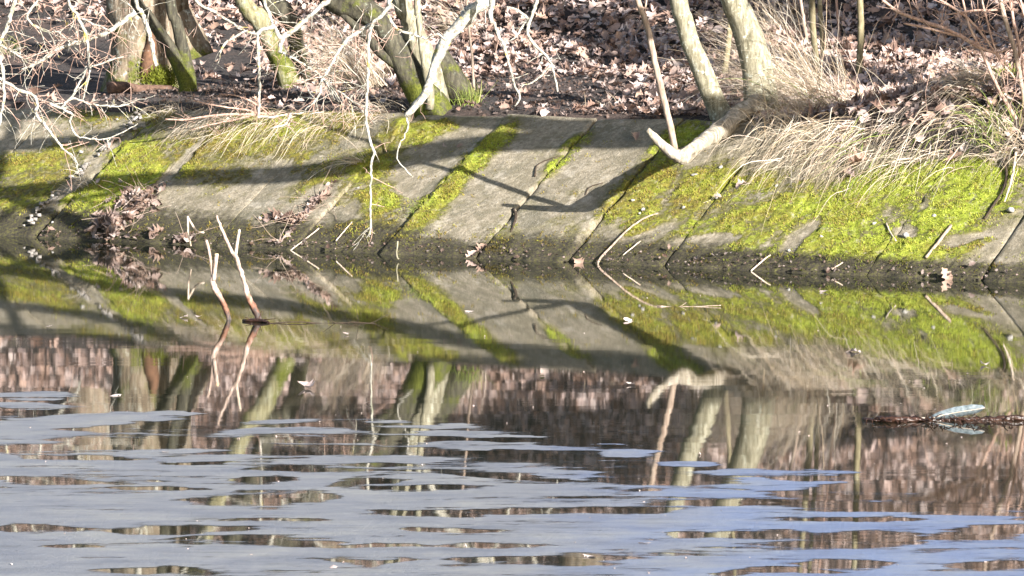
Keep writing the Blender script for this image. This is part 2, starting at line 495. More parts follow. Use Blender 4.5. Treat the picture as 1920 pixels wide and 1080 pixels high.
def water_mat():
    m, nt, b = new_mat("pond_water")
    p = wpos(nt)
    b.inputs["Base Color"].default_value = (0.012, 0.014, 0.008, 1)
    b.inputs["Roughness"].default_value = 0.026
    b.inputs["IOR"].default_value = 1.42
    sx = N(nt, "ShaderNodeSeparateXYZ"); nt.links.new(p, sx.inputs[0])
    # distance from the bank foot, in metres, towards the camera
    dv = mth(nt, 'ADD', mth(nt, 'MULTIPLY', sx.outputs[0], -EV[0]), mth(nt, 'MULTIPLY', sx.outputs[1], -EV[1]))
    dv = mth(nt, 'ADD', dv, float(ORG[0] * EV[0] + ORG[1] * EV[1]))
    amp = mapr(nt, dv, 1.2, 6.5, 0.22, 1.15)
    patch = mapr(nt, noise(nt, stretch(nt, p, (0.35, 0.9, 1)), 1.0, 3, 0.6), 0.38, 0.62, 0.35, 1.25)
    amp = mth(nt, 'MULTIPLY', amp, patch)
    vs = []
    for (s, k) in (((1.3, 5.5, 1), 0.0045), ((2.2, 75, 1), 0.0052)):
        n = N(nt, "ShaderNodeTexNoise"); n.inputs["Scale"].default_value = 1.0; n.inputs["Detail"].default_value = 2.0
        nt.links.new(stretch(nt, p, s), n.inputs["Vector"])
        v = N(nt, "ShaderNodeVectorMath", operation='SUBTRACT'); nt.links.new(n.outputs["Color"], v.inputs[0]); v.inputs[1].default_value = (0.5, 0.5, 0.5)
        v2 = N(nt, "ShaderNodeVectorMath", operation='MULTIPLY'); nt.links.new(v.outputs[0], v2.inputs[0]); v2.inputs[1].default_value = (k * 0.6, k, 0)
        vs.append(v2.outputs[0])
    a = N(nt, "ShaderNodeVectorMath", operation='ADD'); nt.links.new(vs[0], a.inputs[0]); nt.links.new(vs[1], a.inputs[1])
    sc = N(nt, "ShaderNodeVectorMath", operation='SCALE'); nt.links.new(a.outputs[0], sc.inputs[0]); nt.links.new(amp, sc.inputs["Scale"])
    ad = N(nt, "ShaderNodeVectorMath", operation='ADD'); nt.links.new(sc.outputs[0], ad.inputs[0]); ad.inputs[1].default_value = (0, 0, 1)
    nr = N(nt, "ShaderNodeVectorMath", operation='NORMALIZE'); nt.links.new(ad.outputs[0], nr.inputs[0])
    nt.links.new(nr.outputs[0], b.inputs["Normal"])
    return m
M['water'] = water_mat()

def film_mat(clear=1.0):
    m, nt, b = new_mat("dust_film")
    p = wpos(nt)
    f = noise(nt, stretch(nt, p, (1, 2.0, 1)), 3.0, 5, 0.65)
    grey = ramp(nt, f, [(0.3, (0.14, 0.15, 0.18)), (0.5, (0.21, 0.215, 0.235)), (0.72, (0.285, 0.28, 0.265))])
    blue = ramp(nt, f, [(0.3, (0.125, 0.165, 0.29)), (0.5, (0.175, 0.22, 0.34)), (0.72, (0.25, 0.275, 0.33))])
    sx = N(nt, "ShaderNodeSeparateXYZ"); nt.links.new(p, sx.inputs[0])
    # grey dust at left; towards the right the sky's blue reflection is painted in
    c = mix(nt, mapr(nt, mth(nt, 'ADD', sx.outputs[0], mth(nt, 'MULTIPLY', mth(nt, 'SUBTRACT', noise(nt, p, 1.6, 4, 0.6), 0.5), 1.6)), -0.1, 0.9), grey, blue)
    stn = noise(nt, stretch(nt, p, (2.0, 9.0, 1)), 2.0, 6, 0.75)
    c = mix(nt, mapr(nt, stn, 0.5, 0.72, 0, 0.6), c, (0.10, 0.10, 0.095))
    c = mix(nt, mapr(nt, stn, 0.46, 0.26, 0, 0.5), c, (0.36, 0.35, 0.33)
    , 'MIX')
    g = noise(nt, p, 160, 3, 0.8)
    c = mix(nt, mapr(nt, g, 0.58, 0.75, 0, 0.6), c, (0.5, 0.5, 0.5))
    c = mix(nt, mapr(nt, noise(nt, stretch(nt, p, (9, 26, 1)), 1.0, 6, 0.85), 0.46, 0.32, 0, 0.6), c, (0.11, 0.115, 0.125))
    nt.links.new(c, b.inputs["Base Color"]); b.inputs["Roughness"].default_value = 0.45
    b.inputs["Specular IOR Level"].default_value = 0.5
    bump(nt, b, noise(nt, stretch(nt, p, (1, 2, 1)), 38, 5, 0.75), 0.9, 0.012)
    if clear > 0:
        t = N(nt, "ShaderNodeBsdfTransparent"); ms = N(nt, "ShaderNodeMixShader"); sp_ = N(nt, "ShaderNodeSeparateColor"); nt.links.new(attr(nt), sp_.inputs[0])
        al = mth(nt, 'ADD', sp_.outputs[0], mth(nt, 'MULTIPLY', mth(nt, 'SUBTRACT', noise(nt, stretch(nt, p, (6, 26, 1)), 1.5, 6, 0.85), 0.5), 1.25))
        nt.links.new(mapr(nt, al, 0.22, 0.85, 0.97, 0.03), ms.inputs[0])
        nt.links.new(b.outputs[0], ms.inputs[1]); nt.links.new(t.outputs[0], ms.inputs[2])
        nt.links.new(ms.outputs[0], nt.nodes["Material Output"].inputs[0])
    return m
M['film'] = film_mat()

# ------------------------------------------------------------------ ground and water
def make_ground():
    us = np.unique(np.round(np.concatenate([np.linspace(-70, -8, 20), np.arange(-8, -4.6, 0.2), np.arange(-4.6, 4.6, 0.05), np.arange(4.6, 8, 0.2), np.linspace(8, 70, 20)]), 4))
    vs = np.unique(np.round(np.concatenate([np.linspace(-70, -2, 24), np.arange(-2, 0.8, 0.2), np.arange(0.8, 10, 0.05), np.arange(10, 16, 0.3), np.linspace(16, 60, 20)]), 4))
    U, V = np.meshgrid(us, vs, indexing='ij')
    P = xyz(U, V, ground(U, V)).reshape(-1, 3)
    nu, nv = len(us), len(vs)
    i = np.arange(nu - 1)[:, None] * nv; j = np.arange(nv - 1)[None, :]
    F = np.stack([i + j, i + nv + j, i + nv + j + 1, i + j + 1], -1).reshape(-1, 4)
    mb = MB(); mb.add(P, F)
    return tag(mb.build("ground", M['soil'], origin=(0, 0, 0)), kind='structure')
make_ground()
mb = MB()
mb.add([(-70, 0.5, 0), (70, 0.5, 0), (70, 60, 0), (-70, 60, 0)], [(0, 1, 2, 3)])
# keep the pond in its basin: it ends under the rising ground
tag(mb.build("water", M['water'], smooth=False, origin=(0, 0, 0)), kind='structure')

# ------------------------------------------------------------------ paving slabs on the slope
# moss: (photo x, y, rx, ry, tilt deg, amount, lime)
MOSS = [
 (1660, 405, 330, 95, -8, .72, .85), (1340, 400, 190, 75, -15, .62, .45), (470, 268, 230, 45, -8, .62, .3), (120, 330, 220, 70, -10, .5, .55), (640, 330, 120, 60, -30, .5, .3),
 (60, 300, 120, 30, -15, .75, .5), (90, 370, 150, 45, 0, .75, .55), (240, 320, 95, 70, -45, 1.0, .85), (200, 360, 90, 30, -10, .95, .8), (210, 215, 150, 25, 0, .45, .3),
 (420, 270, 130, 50, -25, .85, .2), (500, 245, 120, 30, -10, .9, .3), (420, 330, 60, 25, -20, .6, .35), (600, 255, 120, 40, -25, .8, .25), (560, 290, 60, 25, -40, .5, .2),
 (615, 335, 60, 30, -40, .65, .3), (700, 300, 90, 40, -45, .7, .4), (710, 385, 55, 50, -50, .85, .4), (660, 425, 60, 18, -10, .8, .45), (790, 240, 75, 25, -10, .95, .5), 
 (905, 290, 90, 26, -45, 1.1, .65), (820, 385, 95, 27, -47, 1.15, .65), (945, 250, 40, 22, -40, 1.0, .7), (935, 460, 50, 28, -45, .8, .4), (760, 440, 60, 20, -40, .7, .3),
 (1065, 285, 75, 17, -42, .85, .75), (1035, 320, 40, 10, -45, .7, .6), (1060, 430, 60, 25, -20, .30, .1), (1075, 365, 25, 12, 0, .4, .1),
 (1205, 345, 120, 38, -40, 1.0, .35), (1270, 270, 75, 30, -40, 1.1, .75), (1200, 400, 60, 40, -40, .85, .5), (1320, 350, 90, 45, -35, 1.0, .35), (1260, 410, 70, 30, -40, .7, .5),
 (1400, 380, 90, 50, -40, .85, .4), (1400, 440, 80, 40, -20, .85, .7), (1330, 480, 80, 20, 0, .6, .5), (1480, 390, 80, 45, -40, .9, .45), (1500, 480, 110, 28, -5, .85, .55),
 (1600, 390, 110, 60, -35, 1.15, .95), (1700, 350, 110, 45, -20, 1.1, .95), (1600, 450, 100, 40, -15, 1.0, .8), (1780, 380, 110, 60, -30, 1.1, .9), (1820, 330, 80, 40, 0, 1.1, 1.0), (1700, 470, 120, 30, 0, .95, .75),
 (1800, 460, 80, 30, -20, .8, .6), (1880, 350, 60, 60, -30, .9, .7), (1990, 400, 90, 90, 0, .8, .6), (-80, 340, 90, 80, 0, .7, .5)]
BARE = [(1505, 440, 45, 14, -45, .9), (1490, 455, 60, 10, -45, .8), (1700, 438, 25, 16, 0, .8), (1815, 446, 60, 14, -15, .8), (1880, 465, 60, 20, -45, 1.0), (1735, 385, 20, 10, -40, .7), (1320, 447, 70, 12, -5, .9), (1215, 440, 70, 12, -25, .8), (455, 375, 80, 22, -35, .9), (340, 300, 80, 8, -47, .8),
        (580, 385, 70, 22, -30, .7), (520, 320, 40, 14, -40, .6), (25, 250, 60, 35, 0, .6), (800, 320, 60, 30, -45, .7), (150, 330, 120, 10, -42, .9), (640, 400, 40, 14, -20, .7), (730, 405, 30, 8, -20, .5), (70, 405, 70, 12, -20, .5)]
def blob(px, py, b):
    a = math.radians(b[4]); dx = px - b[0]; dy = py - b[1]
    x = dx * math.cos(a) + dy * math.sin(a); y = -dx * math.sin(a) + dy * math.cos(a)
    d = np.sqrt((x / b[2]) ** 2 + (y / b[3]) ** 2)
    return 1 - sstep(d, 0.40, 1.35)
def moss_at(P):
    px, py = proj(P)
    px = px + 26 * fbm(P[..., 0] * 5, P[..., 1] * 5 + P[..., 2] * 5, 3); py = py + 22 * fbm(P[..., 0] * 5 + 40, P[..., 1] * 5 + P[..., 2] * 5, 3)
    m = np.zeros(px.shape); h = np.zeros(px.shape) + 0.4; wsum = np.zeros(px.shape) + 1e-3; hs = np.zeros(px.shape)
    for b in MOSS:
        k = blob(px, py, b)
        m = np.maximum(m, k * b[5]); wsum = wsum + k; hs = hs + k * b[6]
    for b in BARE:
        m = m - blob(px, py, b) * b[5]
    x, y = P[..., 0] * 4.2, P[..., 1] * 4.2 + P[..., 2] * 6
    m = m * (0.86 + 1.3 * fbm(x, y, 5)) + 0.35 * fbm(x * 0.6 + 30, y * 0.6, 4) * (m > 0.02)
    h = np.clip(hs / wsum, 0, 1) + 1.1 * fbm(x * 0.7 + 11, y * 0.7 + 4, 4)
    return np.clip(m, 0, 1.2), np.clip(h, 0, 1)
FEET = [-330, -140, 55, 205, 388, 545, 718, 890, 1057, 1235, 1410, 1622, 1832]
def foot_u(px):
    py = 453 + 0.0456 * (px - 200)
    return float(uv(at_water(px, py))[0])
JU = [foot_u(x) for x in FEET]
JU = [JU[0] - 0.62 * i for i in range(5, 2, -1)] + [JU[0] - 1.24, JU[0] - 0.62] + JU + [JU[-1] + 0.62 * i for i in range(1, 8)]
SLAB_LABELS = [None, None, None,
 "grey and ochre concrete slab at the far left, left of the wide rubble-filled joint",
 "bright green mossy concrete slab between the rubble-filled joint and the leaf heap",
 "concrete slab right of the leaf heap, ochre moss above and bare pale grey below",
 "concrete slab with ochre moss on top, left of the strip of leaf scraps",
 "patchily mossed concrete slab behind the long white hanging twig",
 "bare grey concrete slab whose left edge carries a long bright moss stripe",
 "bare grey concrete slab in the middle with a thin curl of moss near its top",
 "mossy concrete slab crossed by the dark forked shadow below the V-shaped limb",
 "moss-covered concrete slab with white pebbles, right of the V-shaped limb",
 "concrete slab with a pale bare wedge at its left joint, under the drooping straw",
 "lime green mossy concrete slab with a short brown stick lying on it",
 "mossy slab at the right edge with a cracked whitish bare strip"]
SLABS = []
JGAP = {4: 0.014, 9: 0.008, 10: 0.008, 11: 0.007, 14: 0.008, 5: 0.005}      # half widths of the wide joints; the others are nearly closed
def make_slab(k, u0, u1):
    rg = np.random.default_rng(110 + k)
    mid = (u0 + u1) / 2
    vis = -4.2 < mid < 4.0
    st = 0.014 if vis else 0.06
    nu = max(6, int((u1 - u0) / st)); nv = int((VTOP + 0.35) / st)
    gl, gr = JGAP.get(k, 0.0018), JGAP.get(k + 1, 0.0018)
    a = np.linspace(0, 1, nu); v = np.linspace(-0.35, VTOP + rg.uniform(-0.03, 0.02), nv)
    A, V = np.meshgrid(a, v, indexing='ij')
    eL = u0 + gl + 0.012 * fbm(v * 6 + u0 * 31, 0 * v + k, 4) * 2
    eR = u1 - gr + 0.012 * fbm(v * 6 + u1 * 31 + 7, 0 * v + k, 4) * 2
    U = eL[None, :] * (1 - A) + eR[None, :] * A
    off = rg.uniform(-0.012, 0.012) + rg.uniform(-0.02, 0.02) * (A - 0.5) + rg.uniform(-0.015, 0.015) * (V - 0.6)
    P = xyz(U, V, SL * V)
    m, h = moss_at(P)
    edge = np.minimum(np.minimum(A, 1 - A) * (u1 - u0), 0.03) / 0.03
    edge = np.minimum(edge, np.clip((V.max() - V) / 0.03, 0, 1))
    hgt = off - (0.002 + 0.95 * (gl * (1 - A) + gr * A)) * (1 - edge) ** 2 + 0.006 * fbm(U * 12, V * 12, 4) + 0.010 * fbm(U * 3, V * 3, 3)
    hgt = hgt + 0.020 * np.clip(m, 0, 1) * (0.4 + 2.2 * np.maximum(0, fbm(U * 22 + 3, V * 22, 3) + 0.15))
    hgt = hgt + 0.05 * fbm(U * 7 + 5, V * 7, 4) * np.clip(1 - V / 0.22, 0, 1)
    chip = np.clip(fbm(U * 9 + 70, V * 9, 3) * 3 - 0.55, 0, 1) * (1 - edge)
    hgt = hgt - 0.03 * chip
    P = P + hgt[..., None] * NSL
    toe_h = np.interp(proj(xyz(U, np.zeros_like(U), 0 * U))[0], [-200, 100, 250, 420, 560, 700, 850, 950, 1150, 1500, 1900], [.09, .13, .16, .11, .13, .12, .055, .10, .10, .065, .06])
    wet = 1.05 - (P[..., 2] - 0.02) / toe_h * 0.6
    col = np.stack([m, h, np.clip(wet, 0, 1.2)], -1)
    n = nu * nv
    i = np.arange(nu - 1)[:, None] * nv; j = np.arange(nv - 1)[None, :]
    F = np.stack([i + j, i + nv + j, i + nv + j + 1, i + j + 1], -1).reshape(-1, 4)
    mb = MB(); mb.add(P.reshape(-1, 3), F, col.reshape(-1, 3))
    # side faces, 9 cm down
    ring = np.concatenate([np.arange(nu) * nv, (nu - 1) * nv + np.arange(1, nv), np.arange(nu - 2, -1, -1) * nv + nv - 1, np.arange(nv - 2, 0, -1)])
    lo = P.reshape(-1, 3)[ring] - 0.09 * NSL
    allv = np.vstack([P.reshape(-1, 3)[ring], lo]); r = len(ring); q = np.arange(r); q2 = (q + 1) % r
    c0 = col.reshape(-1, 3)[ring]
    mb.add(allv, np.stack([q2, q, r + q, r + q2], -1), np.vstack([c0, c0 * [0.3, 1, 1] + [0, 0, 0.4]]))
    lab = SLAB_LABELS[k] if 0 <= k < len(SLAB_LABELS) and SLAB_LABELS[k] else "mossy concrete slab of the pond bank outside the picture"
    root = thing("concrete_slab", lab, "slab", xyz(mid, 0, 0), "concrete slabs paving the pond bank")
    root["kind"] = "thing"
    o = mb.build("slab_face", M['slab'], root)
    # fuzzy moss growing on it
    if vis:
        cand = int(26000 * (u1 - u0))
        aa = rg.random(cand); vv = rg.uniform(0.02, VTOP, cand)
        uu = u0 + 0.012 + aa * (u1 - u0 - 0.024)
        B = xyz(uu, vv, SL * vv)
        mm, hh = moss_at(B)
        mm = np.maximum(mm, 0.72 * np.clip(1 - np.abs(B[:, 2] - 0.09) / 0.08, 0, 1) * (0.4 + 0.6 * rg.random(cand)))
        keep = rg.random(cand) < np.clip((mm - 0.42) * 1.1 + 2.6 * fbm(uu * 16, vv * 16, 5), 0, 0.85)
        ii = np.clip(((uu - u0) / (u1 - u0) * (nu - 1)).astype(int), 0, nu - 1); jj = np.clip(((vv + 0.35) / (VTOP + 0.35) * (nv - 1)).astype(int), 0, nv - 1)
        B = P[ii, jj] + (B - xyz(U[ii, jj], V[ii, jj], SL * V[ii, jj]))
        B = B[keep]; hh = hh[keep]; vv = vv[keep]; zz = B[:, 2]
        n = len(B)
        if n > 20:
            d = rg.normal(0, 0.55, (n, 3)) + NSL * 1.0 + np.array([0, 0, 0.3]); d /= np.linalg.norm(d, axis=1)[:, None]
            L = rg.uniform(0.006, 0.016, n)[:, None]
            s = np.cross(d, rg.normal(size=(n, 3))); s /= np.linalg.norm(s, axis=1)[:, None]
            wd = rg.uniform(0.0022, 0.0045, n)[:, None]
            T = np.stack([B - s * wd - d * 0.002, B + s * wd - d * 0.002, B + d * L], 1).reshape(-1, 3)
            hv = np.clip(hh + rg.normal(0, 0.25, n) + 1.2 * fbm(B[:, 0] * 9, B[:, 1] * 9 + B[:, 2] * 9, 3) * 1.4, 0, 1)[:, None]
            cc = (1 - hv) * np.array([0.33, 0.25, 0.055]) + hv * np.array([0.40, 0.455, 0.06])
            dead = rg.random((n, 1)) < 0.10 + 0.5 * np.clip(fbm(B[:, 0] * 13 + 5, B[:, 1] * 13 + B[:, 2] * 13, 3) * 2 - 0.1, 0, 1)[:, None]
            cc = np.where(dead, np.array([0.24, 0.16, 0.075]), cc)
            cc = cc * rg.uniform(0.55, 1.05, (n, 1))
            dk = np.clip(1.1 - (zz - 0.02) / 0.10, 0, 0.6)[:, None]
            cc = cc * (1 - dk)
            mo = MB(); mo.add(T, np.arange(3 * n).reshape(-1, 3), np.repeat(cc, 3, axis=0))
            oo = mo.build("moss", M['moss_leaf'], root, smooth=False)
            oo["kind"] = "stuff"
    SLABS.append(root)
for k in range(len(JU) - 1):
    make_slab(k - 3, JU[k], JU[k + 1])

# ------------------------------------------------------------------ leaves
def leaf_template(lobes=4.5, st=9):
    x = np.linspace(0, 1, st)
    w_ = 0.30 * np.sin(math.pi * np.clip(x, 0.02, 0.985) ** 0.85) ** 0.8 * (1 + 0.42 * np.sin(x * lobes * 2 * math.pi - 0.8))
    w_[0] = 0.02; w_[-1] = 0.05
    V = np.zeros((st, 3, 3))
    V[:, 0] = np.stack([x + 0.03 * (w_ / 0.3), w_, 0 * x], -1); V[:, 1] = np.stack([x, 0 * x, 0 * x], -1); V[:, 2] = np.stack([x + 0.03, -w_, 0 * x], -1)
    V = V.reshape(-1, 3); V[:, 0] -= 0.5
    i = np.arange(st - 1)[:, None] * 3; j = np.arange(2)[None, :]
    F = np.stack([i + j, i + j + 1, i + 3 + j + 1, i + 3 + j], -1).reshape(-1, 4)
    return V, F
LT, LF = leaf_template()
PAL = np.array([[.55, .42, .375], [.50, .37, .32], [.41, .285, .23], [.58, .465, .42], [.32, .205, .16], [.44, .30, .23], [.60, .50, .455], [.24, .155, .12], [.38, .26, .21], [.55, .43, .385]])
def leaves(mb, B, nrm, size, tilt=0.5, curl=0.6, dark=1.0, rg=RNG, pal=PAL):
    B = np.asarray(B, float); n = len(B)
    nn = np.asarray(nrm, float) + rg.normal(0, tilt, (n, 3)); nn /= np.linalg.norm(nn, axis=1)[:, None]
    t = np.cross(nn, rg.normal(size=(n, 3))); t /= np.linalg.norm(t, axis=1)[:, None]
    b = np.cross(nn, t)
    X = LT[None, :, 0] * np.ones((n, 1)); Y = LT[None, :, 1] * rg.uniform(0.75, 1.25, (n, 1)); 
    c1 = rg.normal(0, curl, (n, 1)) + curl * 0.6; c2 = rg.normal(0, curl * 0.8, (n, 1)); tw = rg.normal(0, curl * 0.9, (n, 1))
    Z = c1 * Y * Y * 2.2 + c2 * X * X * 0.9 + tw * X * Y * 1.5 + np.abs(Y) * rg.normal(0.15, 0.3, (n, 1))
    sz = np.asarray(size, float)[:, None, None]
    P = B[:, None, :] + sz * (X[..., None] * t[:, None] + Y[..., None] * b[:, None] + Z[..., None] * nn[:, None])
    cc = pal[rg.integers(0, len(pal), n)] * rg.uniform(0.7, 1.15, (n, 1)) * dark
    F = (LF[None] + (np.arange(n) * len(LT))[:, None, None]).reshape(-1, 4)
    mb.add(P.reshape(-1, 3), F, np.repeat(cc, len(LT), axis=0))

# litter over the wood floor: nobody could count it
BARESOIL = [(1010, 178, 260, 56, 0, .992), (1130, 125, 130, 22, 0, .75), (930, 130, 70, 20, 0, .6), (60, 112, 330, 118, 0, .997), (430, 130, 90, 45, 15, .96), (300, 180, 460, 48, 0, .995), (740, 188, 320, 44, 0, .985), (430, 90, 60, 60, 0, .8)]
def make_litter():
    rg = np.random.default_rng(21)
    n = 150000
    u = rg.uniform(-13.0, 9.0, n); v = 1.05 + (11.5 - 1.05) * rg.random(n) ** 1.15
    P = xyz(u, v, ground(u, v))
    px, py = proj(P)
    dens = np.full(n, 0.95)
    for b in BARESOIL: dens = np.minimum(dens, 1 - blob(px, py, b) * b[5])
    dens = np.where(v < VTOP + 0.1, np.where(u > 1.3, 0.35 * sstep(v, 1.05, 1.3), 0.008), dens)
    dens = dens * np.where(v > 7, 0.75, 1) * (0.78 + 0.9 * fbm(u * 1.3, v * 1.3, 3))
    keep = rg.random(n) < dens
    u, v = u[keep], v[keep]
    e = 0.02
    gx = (ground(u + e, v) - ground(u - e, v)) / (2 * e); gy = (ground(u, v + e) - ground(u, v - e)) / (2 * e)
    nr = np.stack([-gx * EU[0] - gy * EV[0], -gx * EU[1] - gy * EV[1], np.ones(len(u))], -1)
    nr = np.clip(nr, -1.0, 1.0)
    n = len(u)
    B = xyz(u, v, ground(u, v) + rg.uniform(0.004, 0.035, n) + 0.01)
    size = rg.uniform(0.045, 0.115, n) * np.where(rg.random(n) < 0.35, rg.uniform(0.3, 0.7, n), 1.0)
    mb = MB()
    leaves(mb, B, nr, size, 0.34, 0.7, 1.08, rg)
    o = mb.build("leaf_litter", M['leaf'], origin=(0, 0, 0))
    tag(o, "brown and pinkish oak leaf litter covering the wood floor behind the bank", "leaf litter", kind='stuff')
    # crumbs, short stalks and bits of bark on the bare soil
    n = 16000
    u = rg.uniform(-4.6, 4.4, n); v = rg.uniform(VTOP + 0.02, 5.5, n)
    B = xyz(u, v, ground(u, v) + 0.006)
    mb = MB()
    leaves(mb, B, np.tile([0, 0, 1.0], (n, 1)), rg.uniform(0.012, 0.04, n), 0.5, 0.8, 0.42, rg)
    o = mb.build("woodland_crumbs", M['leaf'], origin=(0, 0, 0))
    tag(o, "crumbled leaf and bark bits strewn on the dark soil", "leaf crumbs", kind='stuff')
make_litter()

# ------------------------------------------------------------------ trees
def pw(px, D): return px * 0.5 * D / FPX          # width in photo pixels -> radius in metres
def px_path(pts, D):
    """[(x, y, width)] in the photo at distance(s) D -> places and radii"""
    n = len(pts)
    Ds = D if isinstance(D, (list, tuple)) else [D] * n
    return [at_depth(p[0], p[1], d) for p, d in zip(pts, Ds)], [pw(p[2], d) for p, d in zip(pts, Ds)]
def crown(mb, p, d, L, r, mi=0):
    """bare limbs above the frame"""
    pts = [p]; d = unit(d)
    k = 8
    for i in range(k):
        d = unit(d + RNG.normal(0, 0.12, 3) + [0, 0, 0.04]); pts.append(pts[-1] + d * L / k)
    rad = np.linspace(r, r * 0.25, k + 1)
    tube(mb, pts, rad, n=8, step=0.2, mi=mi)
    for j in range(2, k + 1):
        dd = unit(pts[j] - pts[j - 1] + 0.9 * rdir() + [0, 0, 0.2])
        twig(mb, pts[j], dd, L * RNG.uniform(0.25, 0.45), rad[j] * 0.6, 2, 0, mi, 5, 3, 0.25)

def base_pt(px, py): return at_ground(px, py, VTOP)

# --- old oak at the left
def stem(root, name, pts, D, mat, up=None, n=18, rough=0.16, crown_len=0, wob=0.0, flare=True):
    P, R = px_path(pts, D)
    P = [np.array(p) for p in P]
    if up is not None:
        top, rt = P[0], R[0]
        for (dx, dy, dz, k) in up[::-1]:
            pass
        ups = [top + np.array([dx, dy, dz]) for dx, dy, dz, k in up]
        P = ups[::-1] + P; R = [rt * u_[3] for u_ in up][::-1] + R
    P = P[::-1]; R = R[::-1]
    # let the foot go a little into the soil
    P = [P[0] - np.array([0, 0, 0.12])] + P
    R = [R[0] * (1.35 if flare else 1.0)] + R
    mb = MB()
    tube(mb, P, R, n=n, step=0.04, rough=rough, wob=wob)
    o = mb.build(name, mat, root)
    return o, P, R

T1 = thing("oak_tree", "thick furrowed oak trunk with a rust-brown bare strip and mossy foot, at the left", "tree", base_pt(265, 168))
D1 = float(T1.location[1])
o, P1, R1 = stem(T1, "trunk", [(262, -10, 122), (262, 40, 118), (266, 90, 116), (268, 125, 120), (264, 150, 136), (262, 172, 156)], D1, M['oak_bark'],
           [(0.0, 0.05, 1.0, 0.95), (-0.1, 0.2, 2.2, 0.85), (-0.1, 0.3, 3.6, 0.7)], n=36, rough=0.22)
mb = MB(); crown(mb, P1[-1], (-0.3, -0.4, 1), 2.5, R1[-1] * 0.7); crown(mb, P1[-1], (0.6, 0.3, 1), 2.5, R1[-1] * 0.7); mb.build("crown", M['oak_bark'], T1)
mb = MB()
P, R = px_path([(326, -10, 58), (334, 30, 58), (346, 60, 62), (364, 90, 76)], D1 + 0.22)
tube(mb, [p - np.array([0, 0, 0.08]) * (i == 3) for i, p in enumerate(P)][::-1] + [P[0] + np.array([-0.05, 0, 1.5])], R[::-1] + [R[0]], n=16, step=0.05, rough=0.2)
mb.build("side_stem", M['oak_bark'], T1)
mb = MB()   # the stripped, rusty wood between two ribs of bark
P, R = px_path([(282, 58, 10), (284, 80, 20), (280, 105, 26), (276, 130, 30), (270, 148, 20)], D1 - 0.21)
tube(mb, P, R, n=10, step=0.03, rough=0.3)
mb.build("bare_wood", M['exposed_wood'], T1)
mb = MB()
P, R = px_path([(203, 168, 26), (230, 164, 20), (275, 166, 16), (322, 166, 12)], D1 - 0.35)
tube(mb, P, R, n=10, step=0.04, rough=0.3, wob=0.006); mb.build("root", M['root_bark'], T1)
mb = MB()   # moss cushion on the foot
rg = np.random.default_rng(5)
n = 2600
ctr = at_depth(300, 147, D1 - 0.24)
B = ctr + rg.normal(0, 1, (n, 3)) * [0.07, 0.03, 0.035]
d = rg.normal(0, 0.5, (n, 3)) + [0, -0.5, 0.7]; d /= np.linalg.norm(d, axis=1)[:, None]
s = np.cross(d, rg.normal(size=(n, 3))); s /= np.linalg.norm(s, axis=1)[:, None]
T_ = np.stack([B - s * 0.004, B + s * 0.004, B + d * 0.025], 1).reshape(-1, 3)
mb.add(T_, np.arange(3 * n).reshape(-1, 3), np.repeat(np.array([0.24, 0.27, 0.03]) * rg.uniform(0.4, 1.1, (n, 1)), 3, axis=0))
o = mb.build("moss", M['moss_leaf'], T1, smooth=False); o["kind"] = "stuff"

# --- dark twin stems in front of it
TB = thing("young_tree", "two dark slender stems rising in a V in front of the oak trunk", "tree", base_pt(352, 172))
DB = float(TB.location[1])
stem(TB, "stem", [(248, -8, 22), (272, 25, 22), (300, 62, 23), (326, 105, 24), (346, 150, 26), (350, 172, 30)], DB, M['dark_bark'], [(-0.5, 0, 0.9, 0.9), (-1.0, 0.1, 2.0, 0.6)], n=12, flare=False)
stem(TB, "stem", [(318, -8, 20), (330, 40, 21), (342, 90, 23), (352, 135, 26), (354, 172, 34)], DB + 0.03, M['dark_bark'], [(-0.1, 0, 1.2, 0.9), (-0.15, 0.1, 2.6, 0.6)], n=12, flare=False)

# --- two leaning olive stems
T2 = thing("leaning_tree", "olive green leaning stem paired with a darker one, left of the straw clump", "tree", base_pt(548, 166))
D2 = float(T2.location[1])
stem(T2, "stem", [(452, -10, 32), (486, 35, 36), (506, 75, 37), (528, 120, 38), (548, 166, 46)], D2, M['olive_bark'], [(-0.35, 0, 1.0, 0.95), (-0.6, 0.2, 2.4, 0.7)], n=18)
stem(T2, "stem", [(500, -10, 34), (528, 18, 36), (550, 55, 30), (558, 100, 30), (566, 150, 36), (560, 170, 42)], D2 + 0.15, M['dark_bark'], [(-0.3, 0, 0.9, 0.95), (-0.7, 0.1, 2.2, 0.7)], n=18)

# --- many-stemmed tree in the middle
T3 = thing("many_stemmed_tree", "dark tree of several crooked stems at the slab edge, left of centre", "tree", base_pt(806, 205))
D3 = float(T3.location[1])
o, P3, R3 = stem(T3, "stem", [(615, -25, 52), (660, 8, 54), (700, 30, 50), (722, 60, 44), (745, 95, 46), (772, 140, 54), (800, 185, 66), (812, 212, 80)], D3, M['dark_bark'], [(-0.5, 0.1, 0.7, 0.9), (-0.9, 0.2, 2.0, 0.7)], n=22, rough=0.2)
stem(T3, "stem", [(752, -10, 34), (766, 30, 36), (778, 70, 42), (795, 110, 46), (806, 150, 52), (814, 200, 56)], D3 + 0.08, M['grey_bark'], [(-0.1, 0.1, 1.0, 0.9), (-0.1, 0.2, 2.5, 0.7)], n=18, rough=0.2)
stem(T3, "stem", [(782, -10, 12), (785, 30, 13), (790, 80, 13), (797, 125, 14), (806, 170, 16)], D3 - 0.12, M['grey_bark'], [(0.0, 0.0, 1.2, 0.9)], n=10, flare=False)
stem(T3, "stem", [(632, 10, 12), (652, 35, 14), (690, 70, 16), (712, 98, 18), (745, 122, 20), (775, 140, 22)], D3 - 0.03, M['dark_bark'], [(-0.2, 0, 0.4, 0.8)], n=10, flare=False)
